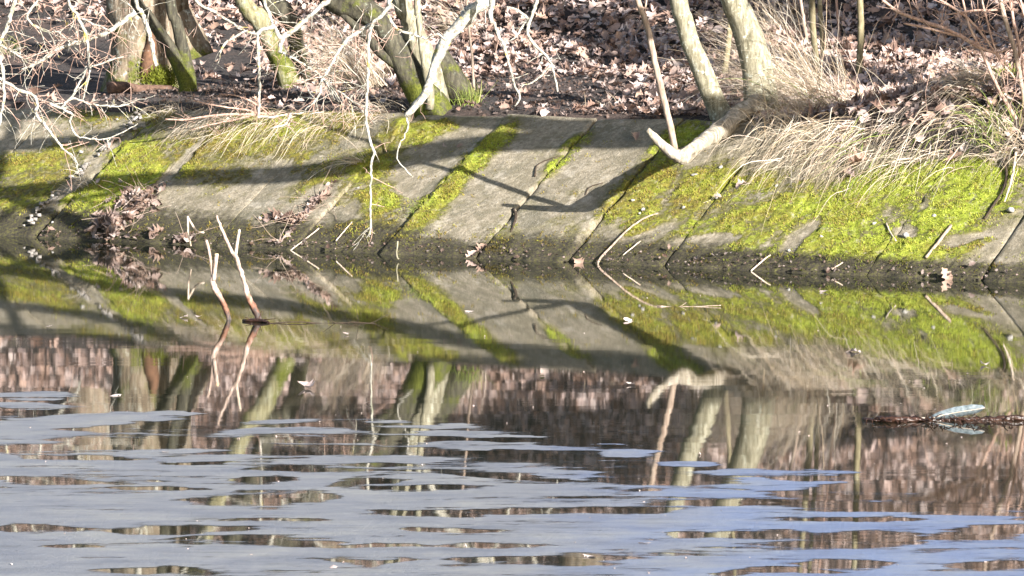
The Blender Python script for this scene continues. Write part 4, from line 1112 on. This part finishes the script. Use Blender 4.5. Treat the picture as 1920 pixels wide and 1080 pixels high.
for k, (x, y, r, lab) in enumerate([
  (1186, 377, .022, "largest white pebble on the moss below the forked shadow"), (1206, 395, .024, "white pebble lower right of the largest one below the forked shadow"), (1200, 401, .014, "tiny white pebble touching the lower pebble under the forked shadow"),
  (1303, 331, .030, "upright pale pebble on the ochre moss below the V's elbow"), (1352, 314, .022, "white chip in the straw right of the V's elbow"), (1343, 372, .022, "whitish pebble lodged in the joint among green moss"),
  (1282, 390, .016, "small pebble on moss halfway between the two dark joints"), (1894, 396, .034, "large pale wedge-shaped stone near the right edge"), (1700, 444, .034, "pale stone bedded in moss next to the forked straw stem"),
  (1456, 350, .022, "pale pebble under the straw at the left of the lime moss"), (1540, 445, .02, "whitish pebble beside the pale bare wedge"),
  (98, 418, .015, "tiny white pebble on the dark foot left of the leaf gathering"), (152, 286, .024, "white pebble on moss left of the rubble joint"), (150, 364, .012, "white crumb in the shadow band on the left moss"), (220, 224, .016, "white pebble in the shade beside the rubble joint"),
  (645, 287, .026, "white stone at the top of the scrap-filled joint"), (672, 353, .014, "small white pebble left of the long white twig"), (592, 363, .013, "small white pebble in the grass scraps"), (498, 418, .012, "tiny pebble on the dark foot by the water sticks"), (1640, 420, .02, "pale pebble on lime moss under the combed straw"), (1752, 405, .02, "grey pebble between lime moss cushions"), (1480, 470, .016, "small pale pebble below the bare wedge")]):
    pebble(at_slope(x, y), lab, r * 0.62, 40 + k, "stone" if r < .05 else "mortar", sq=(1, .8, .75) if r < .05 else (.75, .6, 1.35))
# broken mortar along the wide joint
RB = thing("rubble_strip", "line of whitish broken mortar lumps filling the wide slab joint at the left", "rubble", at_slope(150, 340))
mb = MB(); rg = np.random.default_rng(77)
for i in range(150):
    t = rg.random(); t = t ** 0.8
    x = 45 + 235 * t + rg.normal(0, 4); y = 425 - 225 * t + rg.normal(0, 3)
    if 0.52 < t < 0.60 or 0.28 < t < 0.36: continue
    P = at_slope(x, y); r = rg.uniform(0.005, 0.020)
    d = rg.normal(size=(8, 3)); d /= np.linalg.norm(d, axis=1)[:, None]
    cube = np.array([[a, b_, c_] for a in (-1, 1) for b_ in (-1, 1) for c_ in (-1, 1)], float) * rg.uniform(0.5, 1.0, (8, 3)) * r * [1, .9, .7]
    mb.add(cube + P + NSL * 0.01, [(0, 1, 3, 2), (4, 6, 7, 5), (0, 4, 5, 1), (2, 3, 7, 6), (0, 2, 6, 4), (1, 5, 7, 3)])
o = mb.build("lumps", M['mortar'], RB, smooth=False); o["kind"] = "stuff"

def stick(pts, label, mat='shoot_bark', name="stick", D=None, tw=0, group="sticks lying on the slabs", lift=0.012, n=8):
    if D is None:
        P = [at_slope(p[0], p[1], lift) for p in pts]; R = [pw(p[2] * .6, q[1]) for p, q in zip(pts, P)]
    else:
        P, R = px_path(pts, D)
    mb = MB(); Q = tube(mb, P, R, n=n, step=0.025, rough=0.12, wob=0.002, tip=False)
    for _ in range(tw):
        j = RNG.integers(1, len(Q) - 1); twig(mb, Q[j], unit(Q[j] - Q[j - 1] + rdir()), RNG.uniform(.04, .12), .0016, 0)
    return tag(mb.build(name, M[mat], origin=P[0]), label, "stick", group)
stick([(1121, 500, 7), (1124, 487, 7), (1150, 458, 6.5), (1180, 428, 6), (1210, 408, 6), (1234, 400, 5)], "long curved brown twig lying up the slab from the waterline between the two dark joints")
stick([(1201, 452, 4), (1168, 478, 3)], "short thin straw stalk right of the long curved twig", 'pale_wood')
stick([(1783, 423, 11), (1765, 448, 10), (1736, 483, 9)], "thick short brown stick lying on the lime moss near the right")
stick([(1662, 418, 5), (1668, 434, 5), (1680, 452, 5)], "short pale forked straw stem on lime moss", 'pale_wood')
stick([(660, 416, 4), (645, 434, 4), (630, 452, 4)], "pale straw piece on the dark foot left of the long white twig", 'pale_wood')
stick([(1003, 330, 6), (1006, 312, 4), (1020, 302, 4), (1050, 292, 3)], "thin dark curved root on the bare slab in the middle", 'root')
stick([(1097, 366, 4), (1105, 352, 4), (1130, 343, 3)], "short dark twig just above the forked shadow", 'root')
stick([(1935, 275, 10), (1905, 288, 10), (1880, 300, 10), (1886, 318, 9), (1886, 340, 9), (1878, 362, 8), (1862, 385, 7), (1846, 410, 5)], "black crooked root snaking down the moss at the right edge", 'root', lift=0.004)
stick([(1905, 285, 8), (1900, 320, 8), (1893, 350, 7), (1884, 378, 4)], "pale strap-like dead stem beside the black crooked root", 'pale_wood', lift=0.02)
stick([(962, 392, 9), (968, 404, 10), (964, 420, 8), (958, 436, 5)], "black broken root stub in the crack in the middle", 'root', lift=0.01)
stick([(598, 428, 4), (560, 458, 4), (545, 470, 4)], "bent straw stalk reaching the water at the dark foot", 'pale_wood')
stick([(352, 405, 4), (353, 435, 4), (358, 462, 3)], "thin upright straw by the little leaf pile at the waterline", 'pale_wood', D=22.9)
stick([(352, 407, 4), (368, 432, 4), (383, 436, 3)], "bent straw leaning over the little leaf pile", 'pale_wood', D=22.9)
stick([(746, 452, 3), (744, 480, 3), (748, 486, 3)], "grey stalk standing in the water beneath the moss stripe", 'grey_bark', D=22.6)
stick([(1560, 505, 4), (1580, 492, 4)], "short straw bit on the dark foot beneath the bare wedge", 'pale_wood')
stick([(1408, 508, 5), (1432, 487, 5), (1445, 478, 4)], "pale straw stalk dipping into the water under the bare wedge", 'pale_wood')

# ------------------------------------------------------------------ sticks standing in the water
def water_stick(x, y, label):
    return thing("forked_stick", label, "stick", at_water(x, y), "forked sticks standing in the water")
W1 = water_stick(430, 599, "left of two sticks standing in the water, dark and forked with an orange cut end"); d1 = float(W1.location[1])
mb = MB(); P, R = px_path([(432, 612, 10), (426, 585, 10), (414, 558, 10), (403, 540, 11), (399, 520, 9)], d1)
tube(mb, P, R, n=12, step=.01, rough=.45, wob=.003); mb.build("stem", M['soaked'], W1)
mb = MB(); P, R = px_path([(400, 526, 8), (397, 505, 6), (392, 470, 6), (387, 451, 6)], d1)
tube(mb, P, R, n=8, step=.015, rough=.15); mb.build("prong", M['soaked'], W1)
mb = MB(); P, R = px_path([(401, 526, 8), (403, 505, 8), (406, 478, 8)], d1 - .01)
tube(mb, P, R, n=8, step=.015, rough=.15, tip=False); pr = mb.build("prong", M['soaked'], W1)
mb = MB(); e = P[-1]; tube(mb, [e - [0, 0, .002], e + [0, 0, .006]], [R[-1] * 1.05, R[-1] * .9], n=10, step=.004, tip=False); mb.build("cut_end", M['cut_wood'], pr)
W2 = water_stick(484, 600, "taller of two sticks standing in the water, with a reddish lower stem"); d2 = float(W2.location[1])
mb = MB(); P, R = px_path([(490, 612, 12), (482, 590, 12), (471, 568, 11), (461, 545, 10)], d2)
tube(mb, P, R, n=12, step=.01, rough=.45, wob=.003); mb.build("stem", M['soaked'], W2)
mb = MB(); P, R = px_path([(463, 549, 10), (455, 520, 8), (443, 485, 8), (436, 475, 7), (420, 438, 6), (407, 405, 4)], d2)
tube(mb, P, R, n=12, step=.01, rough=.42, wob=.003); st2 = mb.build("stem", M['soaked'], W2)
mb = MB(); P, R = px_path([(441, 484, 6), (444, 460, 6), (449, 431, 5)], d2)
tube(mb, P, R, n=8, step=.015, rough=.15); mb.build("prong", M['pale_wood'], st2)
mb = MB(); rg = np.random.default_rng(3)
for _ in range(7):
    twig(mb, at_water(486 + rg.normal(0, 6), 600, .006), unit(rg.normal(size=3) * [1, .6, .35] + [0, 0, .3]), rg.uniform(.03, .09), .003, 0)
tube(mb, [at_water(455, 601, .004), at_water(486, 601, .008), at_water(505, 605, .003)], [.006, .010, .004], n=8, step=.02, rough=.3)
mb.build("wet_scraps", M['wet_wood'], W2)

# ------------------------------------------------------------------ floating things
FB = thing("floating_branch", "dark wet branch floating at the right with knobbly bark glinting in the sun", "branch", at_water(1760, 786))
mb = MB()
P = [at_water(x, y, z) for x, y, z in ((1618, 786, .003), (1660, 788, .006), (1700, 788, .006), (1760, 787, .004), (1820, 786, .006), (1880, 785, .007), (1960, 784, .007))]
tube(mb, P, [.006, .011, .012, .006, .008, .010, .008], n=12, step=.012, rough=.7, wob=.004)
mb.build("wood", M['wet_wood'], FB)
mb = MB(); rg = np.random.default_rng(8)
for _ in range(90):
    x = rg.uniform(1620, 1900); p = at_water(x, 787 + rg.normal(0, 2), .012)
    twig(mb, p, unit(rg.normal(size=3) * [1, .8, .5]), rg.uniform(.01, .035), .003, 0, 0, 0, 4, 0)
mb.build("bark_flakes", M['wet_wood'], FB)["kind"] = "stuff"
FE = thing("feather", "pale grey-blue feather propped on the floating branch", "feather", at_water(1790, 786))
mb = MB(); rg = np.random.default_rng(2)
bz = at_water(1790, 786); Df = bz[1]
mids = [at_depth(x, y, Df) for x, y in ((1742, 784), (1765, 778), (1790, 773), (1815, 769), (1835, 766), (1846, 764))]
S = smooth_path(np.array(mids), .008); m_ = len(S)
wv = np.interp(np.linspace(0, 1, m_), [0, .15, .45, .8, .95, 1], [.004, .016, .022, .021, .014, .003])
rows = []
for a in np.linspace(-1, 1, 9):
    rows.append(S + np.array([-.012 * a, -.35, 1.0]) / 1.06 * (wv * a)[:, None] + np.array([0, -1, 0]) * (0.012 * (1 - a * a)) + rg.normal(0, .0006, (m_, 3)))
V = np.stack(rows, 1); V[..., 2] = np.maximum(V[..., 2], 0.001)
i = np.arange(m_ - 1)[:, None] * 9; j = np.arange(8)[None]
F = np.stack([i + j, i + 9 + j, i + 9 + j + 1, i + j + 1], -1).reshape(-1, 4)
mb.add(V.reshape(-1, 3), F); mb.build("vane", M['feather'], FE)
mb = MB(); tube(mb, [mids[0] + [-.03, -.014, 0.004]] + [p + np.array([0, -.014, 0]) for p in mids], [.0022, .002, .0018, .0016, .0013, .001, .0008], n=6, step=.01); mb.build("quill", M['pale_wood'], FE)

def floater(x, y, label, size, seed, pal=PAL[[3, 6]], curl=.4):
    P = at_water(x, y, 0.0)
    return one_leaf(P - [0, 0, .009], label, size, seed, (0, 0, 1), curl, pal, "leaves and scraps floating on the pond")
for k, (x, y, s, lab) in enumerate([
  (880, 585, .05, "pale curled scrap floating in the middle, right of the white hanging twig"), (1178, 602, .07, "whitish leaf floating below the forked shadow's reflection"), (574, 728, .09, "bright leaf floating right of the forked sticks, on dark water"),
  (213, 742, .07, "pale leaf floating left of the oak's reflection"), (92, 614, .035, "small white scrap floating at the far left"), (648, 628, .035, "white scrap floating beside the long twig's reflection"),
  (1545, 548, .06, "pale folded leaf floating near the right bank"), (1600, 660, .09, "bluish-white leaf floating over the lime moss reflection"), (1845, 685, .05, "thin pale scrap floating at the right"),
  (345, 596, .05, "narrow pale leaf floating left of the forked sticks"), (372, 596, .05, "narrow pale leaf nearest the left forked stick"), (1016, 706, .03, "tiny green leaf floating in the dark middle reflection"), (1183, 722, .04, "pale scrap on the dark reflection of the slab top"),
  (1208, 1021, .04, "pale pink scrap on the grey film in the foreground"), (625, 1065, .04, "pale scrap at the end of a dark gap in the film"), (1105, 1044, .04, "pinkish leaf on the film by the largest bottom gap"), (688, 757, .04, "bluish scrap floating by the white twig's reflection"), (527, 932, .02, "tiny orange scrap in a dark gap of the film"), (310, 850, .03, "tiny yellowish leaf at a dark gap on the left film")]):
    pal = GREEN if 'green leaf' in lab else (np.array([[.55, .30, .14]]) if 'orange' in lab else PAL[[3, 6]] * 1.15)
    floater(x, y, lab, s, 300 + k, pal)
stick([(1232, 574, 3), (1262, 576, 3.2), (1300, 575, 2.4), (1352, 573, 1.6)], "thin brown stick floating level on the mirror water at right of centre", 'shoot_bark', D=float(at_water(1290, 575)[1]), tw=1, group="sticks floating on the pond")
stick([(500, 606, 1.8), (560, 604, 2.2), (610, 607, 2.4), (660, 604, 1.8), (705, 606, 1.5)], "dark thread-like twig floating right of the forked sticks", 'root', D=float(at_water(600, 606)[1]), tw=5, group="sticks floating on the pond")
# tiny specks: pollen, seed fluff and crumbs on the water
mb = MB(); rg = np.random.default_rng(15)
n = 130
px = rg.uniform(-60, 1980, n); py = 520 + 560 * rg.random(n)
B = np.array([at_water(x, y, .002) for x, y in zip(px, py)])
leaves(mb, B, np.tile([0, 0, 1.0], (n, 1)), rg.uniform(.004, .011, n), .3, .8, 1.1, rg, PAL[[3, 6]])
tag(mb.build("floating_specks", M['leaf'], origin=(0, 0, 0)), "tiny pale specks scattered over the pond surface", "specks", kind='stuff')

# ------------------------------------------------------------------ grey film drifting on the near water
HOLES = [(480, 935, 130, 17, 0), (590, 932, 60, 14, 0), (300, 832, 330, 18, -2), (130, 830, 150, 12, -4), (420, 830, 180, 18, 0), (80, 900, 100, 12, 2), (180, 856, 140, 7, 2), (380, 867, 80, 5, 0), (300, 917, 120, 5, 0), (320, 990, 160, 11, 0), (80, 988, 130, 8, 0), (130, 1027, 70, 6, 0), (500, 975, 100, 5, 0), (450, 1012, 180, 10, 0), (560, 1015, 80, 12, 0), (275, 1068, 110, 9, 0), (590, 880, 130, 9, 0), (500, 900, 70, 7, 0),
 (1050, 1050, 150, 14, 0), (900, 1052, 80, 8, 0), (800, 960, 130, 12, 4), (1020, 958, 170, 8, 0), (1180, 955, 130, 9, 0), (840, 995, 100, 8, 2), (910, 1026, 140, 6, 0), (960, 896, 140, 6, 3), (780, 915, 120, 10, 0), (690, 905, 80, 12, -6), (740, 872, 80, 6, 0), (740, 830, 70, 8, 0), (740, 846, 80, 9, 0), (740, 808, 70, 7, 0), (680, 1024, 130, 5, 0), (700, 1050, 130, 6, 0),
 (1330, 945, 170, 10, 0), (1420, 940, 120, 14, 0), (1290, 1005, 60, 10, 0), (1420, 1005, 120, 14, 0), (1640, 1010, 190, 16, -2), (1850, 1000, 120, 18, -4), (1850, 1060, 110, 10, 0), (1440, 1075, 120, 8, 0), (1600, 930, 160, 14, 0), (1850, 920, 140, 20, 0), (1620, 975, 130, 5, 0), (1560, 1060, 90, 12, 0), (1500, 895, 90, 10, 0), (1250, 900, 150, 16, 0), (1700, 895, 160, 16, 0)]
FILMS = [(60, 742, 100, 7, 0), (60, 762, 90, 6, 0), (150, 788, 200, 9, -3), (40, 815, 110, 12, 0), (300, 779, 90, 3, 0), (520, 792, 90, 5, 0), (520, 812, 110, 9, 0), (250, 845, 200, 10, -2), (560, 806, 90, 4, 0), (800, 800, 130, 5, 0), (830, 812, 160, 6, 0), (700, 790, 80, 4, 0), (950, 818, 90, 3, 0), (900, 832, 120, 4, 0), (700, 862, 160, 6, 0), (900, 838, 220, 5, 1), (1190, 850, 55, 5, 0), (1150, 834, 40, 2.5, 0), (1000, 890, 120, 10, 0), (1290, 870, 60, 3, 0), (1210, 838, 50, 2, 0),
 (1430, 882, 150, 8, 0), (1560, 884, 60, 4, 0), (1460, 905, 110, 12, 0), (1330, 925, 110, 6, 0), (1640, 902, 60, 3, 0), (1640, 937, 40, 4, 0), (1860, 920, 60, 6, 2), (1350, 970, 220, 22, 2), (1700, 980, 190, 16, 0), (1600, 990, 130, 12, 0), (1330, 1040, 160, 14, 2), (1600, 1025, 60, 5, 0), (1700, 1045, 200, 14, 0), (1850, 1035, 130, 8, 0), (1700, 1072, 200, 9, 0)]
def make_film():
    xs = np.arange(-5.2, 5.2, 0.013); ys = np.arange(8.0, 16.2, 0.018)
    X, Y = np.meshgrid(xs, ys, indexing='ij')
    P = np.stack([X, Y, np.zeros_like(X)], -1)
    px, py = proj(P)
    wx = 70 * fbm(X * 1.7, Y * 2.5, 4); wy = (9 * fbm(X * 1.7 + 9, Y * 2.2, 3) + 13 * fbm(X * 5.5 + 31, Y * 7, 4)) * (py / 900)
    qx, qy = px + wx, py + wy
    thr = np.interp(qx, [-200, 0, 300, 640, 900, 1150, 1400, 1700, 2100], [750, 790, 825, 845, 865, 900, 925, 955, 960])
    cov = np.clip((qy - thr) / 60, -1.2, 1) * 0.5
    F = cov + 0.62 * fbm(X * 1.5 + 3, Y * 3.6, 4)
    def bl(b):
        d = np.sqrt(((qx - b[0] - (qy - b[1]) * 0) / b[2]) ** 2 + ((qy - b[1] - (qx - b[0]) * math.tan(math.radians(b[4]))) / b[3]) ** 2)
        return 1 - sstep(d, 0.4, 1.5)
    def lens(b):
        dx = (qx - b[0]) / (b[2] * 1.2); dy = (qy - b[1] - (qx - b[0]) * math.tan(math.radians(b[4]))) / b[3]
        return np.clip(1.05 * (1 - dx * dx) - np.abs(dy), -1, 1)
    for b in FILMS: F = np.maximum(F, F + 1.0 * bl(b))
    for b in HOLES: F = np.minimum(F, np.maximum(-0.55, 0.5 - 0.95 * np.maximum(lens(b) + 0.06, 0)))
    F = F - 0.14 + 0.30 * fbm(X * 7, Y * 12, 4) + 0.22 * fbm(X * 30, Y * 40, 3)
    F = F + 0.85 * fbm(X * 2.3 + 8, Y * 10.5, 4) + 0.75 * fbm(X * 5 + 2, Y * 27, 4) + 0.3 * fbm(X * 22 + 2, Y * 70, 3) - 0.06
    F = F - 0.10 * sstep(qx, 1100, 1500)
    F[py < 725] = -1
    nx, ny = X.shape
    mb = MB()
    def sheet(F, z, mi):
        # marching squares: whole cells plus clipped border cells
        idx = np.arange(nx * ny).reshape(nx, ny)
        pos = F > 0
        c = [idx[:-1, :-1], idx[1:, :-1], idx[1:, 1:], idx[:-1, 1:]]
        p = [pos[:-1, :-1], pos[1:, :-1], pos[1:, 1:], pos[:-1, 1:]]
        full = p[0] & p[1] & p[2] & p[3]; anyp = (p[0] | p[1] | p[2] | p[3]) & ~full
        Q = np.stack([k[full] for k in c], -1)
        V = np.stack([X, Y, np.full_like(X, z)], -1).reshape(-1, 3)
        used = np.unique(Q); rem = np.full(nx * ny, -1); rem[used] = np.arange(len(used))
        colv = np.repeat(al.reshape(-1, 1), 3, axis=1)
        mb.add(V[used], rem[Q], colv[used], mi)
        Ff = F.reshape(-1)
        ev = []; tri = []
        for a, b, cc, d in zip(*[k[anyp] for k in c]):
            q = [a, b, cc, d]; poly = []
            for i in range(4):
                s, e = q[i], q[(i + 1) % 4]
                if Ff[s] > 0: poly.append(V[s])
                if (Ff[s] > 0) != (Ff[e] > 0):
                    t = Ff[s] / (Ff[s] - Ff[e]); poly.append(V[s] + (V[e] - V[s]) * t)
            for k in range(1, len(poly) - 1):
                tri.append([len(ev), len(ev) + 1, len(ev) + 2]); ev += [poly[0], poly[k], poly[k + 1]]
        if tri: mb.add(np.array(ev), np.array(tri), (0, 0, 0), mi)
    Fr = F + 0.10 * fbm(X * 14 + 50, Y * 40, 4)
    al = sstep(Fr, -0.42, 0.30)
    sheet(Fr + 0.40, .0008, 0)
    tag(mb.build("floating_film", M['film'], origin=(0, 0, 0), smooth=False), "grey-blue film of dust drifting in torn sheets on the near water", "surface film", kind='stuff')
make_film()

# ------------------------------------------------------------------ trees just outside the picture whose shade falls on the bank
def shadow_path(pts, k0, k1):
    """a limb held up towards the sun from the shaded line on the slope"""
    n = len(pts); out = []
    for i, (x, y) in enumerate(pts):
        out.append(at_slope(x, y) - LIGHT * (k0 + (k1 - k0) * i / (n - 1)))
    return out
R1t = thing("leaning_willow", "willow leaning far out over the water from beyond the right edge", "tree", (7.2, 19.6, 0.75))
A = shadow_path([(1300, 252), (1050, 263), (860, 275), (720, 302), (560, 326), (330, 336), (180, 345), (0, 364), (-150, 372)], 7.0, 5.2)
mb = MB(); tube(mb, [(7.2, 19.6, .6), (6.4, 19.2, 2.0), (5.4, 18.8, 2.75)] + A, [.16, .13, .09] + list(np.linspace(.105, .075, len(A))), n=12, step=.1, rough=.1); mb.build("trunk", M['grey_bark'], R1t)
B_ = shadow_path([(1300, 215), (1120, 238), (990, 233), (880, 226), (780, 215)], 7.0, 6.0)
mb = MB(); tube(mb, [(6.4, 19.2, 2.0), (5.4, 18.5, 3.0)] + B_, [.10, .06] + list(np.linspace(.10, .06, len(B_))), n=10, step=.1, rough=.1); mb.build("limb", M['grey_bark'], R1t)
C_ = shadow_path([(420, 205), (330, 226), (200, 258), (90, 268), (-60, 276)], 6.2, 5.6)
mb = MB(); tube(mb, [B_[2], (B_[2] + C_[0]) / 2 + [0, 0, .1]] + C_, [.03, .04] + list(np.linspace(.09, .06, len(C_))), n=10, step=.1, rough=.1); mb.build("limb", M['grey_bark'], R1t)
D_ = shadow_path([(350, 190), (200, 206), (60, 212), (-80, 222)], 6.4, 5.8)
mb = MB(); tube(mb, [C_[0]] + D_, [.05] + [.08, .085, .08, .07], n=10, step=.1, rough=.1); mb.build("limb", M['grey_bark'], R1t)
mb = MB()
for L_ in (A, B_, C_):
    for q in L_[::2]:
        if q[2] > 1.75: twig(mb, q, unit([0.2, -.3, 1]), .7, .006, 1, 0, 0, 5, 3)
mb.build("twigs", M['red_twig'], R1t)

for gp, k0 in (([(960, 15), (1120, 42), (1270, 80)], 10.0), ([(1060, 80), (1170, 104), (1270, 132)], 9.2), ([(1000, 52), (1130, 68)], 9.6)):  # willow limbs added out of view to shade the leafy rise
    G_ = [at_ground(x, y, VTOP) - LIGHT * k0 for x, y in gp]
    mb = MB(); tube(mb, [(6.4, 19.2, 2.0), (6.5, 18.9, 3.2)] + G_[::-1], [.12, .12] + [.13, .11, .07][:len(G_)], n=10, step=.1, rough=.2); mb.build("limb", M['grey_bark'], R1t)

def bare_tree(base, h, r, label, lean=(0, 0), name="bare_tree", nl=7):
    root = thing(name, label, "tree", base, "bare trees around the pond")
    b = np.array(base, float)
    P = [b - [0, 0, .2]] + [b + np.array([lean[0] * t + .15 * math.sin(5 * t), lean[1] * t, h * t]) for t in (0.05, .25, .5, .75, 1)]
    mb = MB(); tube(mb, P, [r * 1.4, r * 1.1, r, r * .85, r * .6, r * .3], n=16, step=.15, rough=.12); mb.build("trunk", M['oak_bark'], root)
    mb = MB()
    for i in range(nl):
        t = RNG.uniform(.35, 1); p = b + np.array([lean[0] * t, lean[1] * t, h * t])
        crown(mb, p, unit(rdir() * [1, 1, .4] + [0, 0, .5]), h * .3, r * .4)
    mb.build("crown", M['oak_bark'], root)
def on_ground(x, y):
    u, v = uv(np.array([x, y, 0.0])); return (x, y, float(ground(u, v)))
for (x, y), lb in zip([(1900, 105), (1815, 70), (1735, 45), (1660, 25)], ["nearest", "second", "third", "farthest"]):  # unseen trees added so that their shade falls on the upper right slope
    q = at_ground(x, y, 4.1) - LIGHT * 5.2
    bare_tree(on_ground(q[0], q[1]), 7, .24, lb + " bare oak added beyond the right edge to shade the leafy slope", nl=5)
bare_tree(on_ground(-5.5, 29.5), 9, .22, "bare tree beyond the left edge of the picture")
for k, (x, y) in enumerate([(-3.6, 33), (-1.6, 34.5), (0.6, 33.5), (2.4, 35), (4.2, 33), (1.4, 38), (-2.6, 39), (5.8, 37), (-5.2, 36)]):
    bare_tree(on_ground(x, y), 8, .16, "bare tree standing high on the leafy slope behind the picture's top edge", (RNG.normal(0, .4), 0), nl=4)
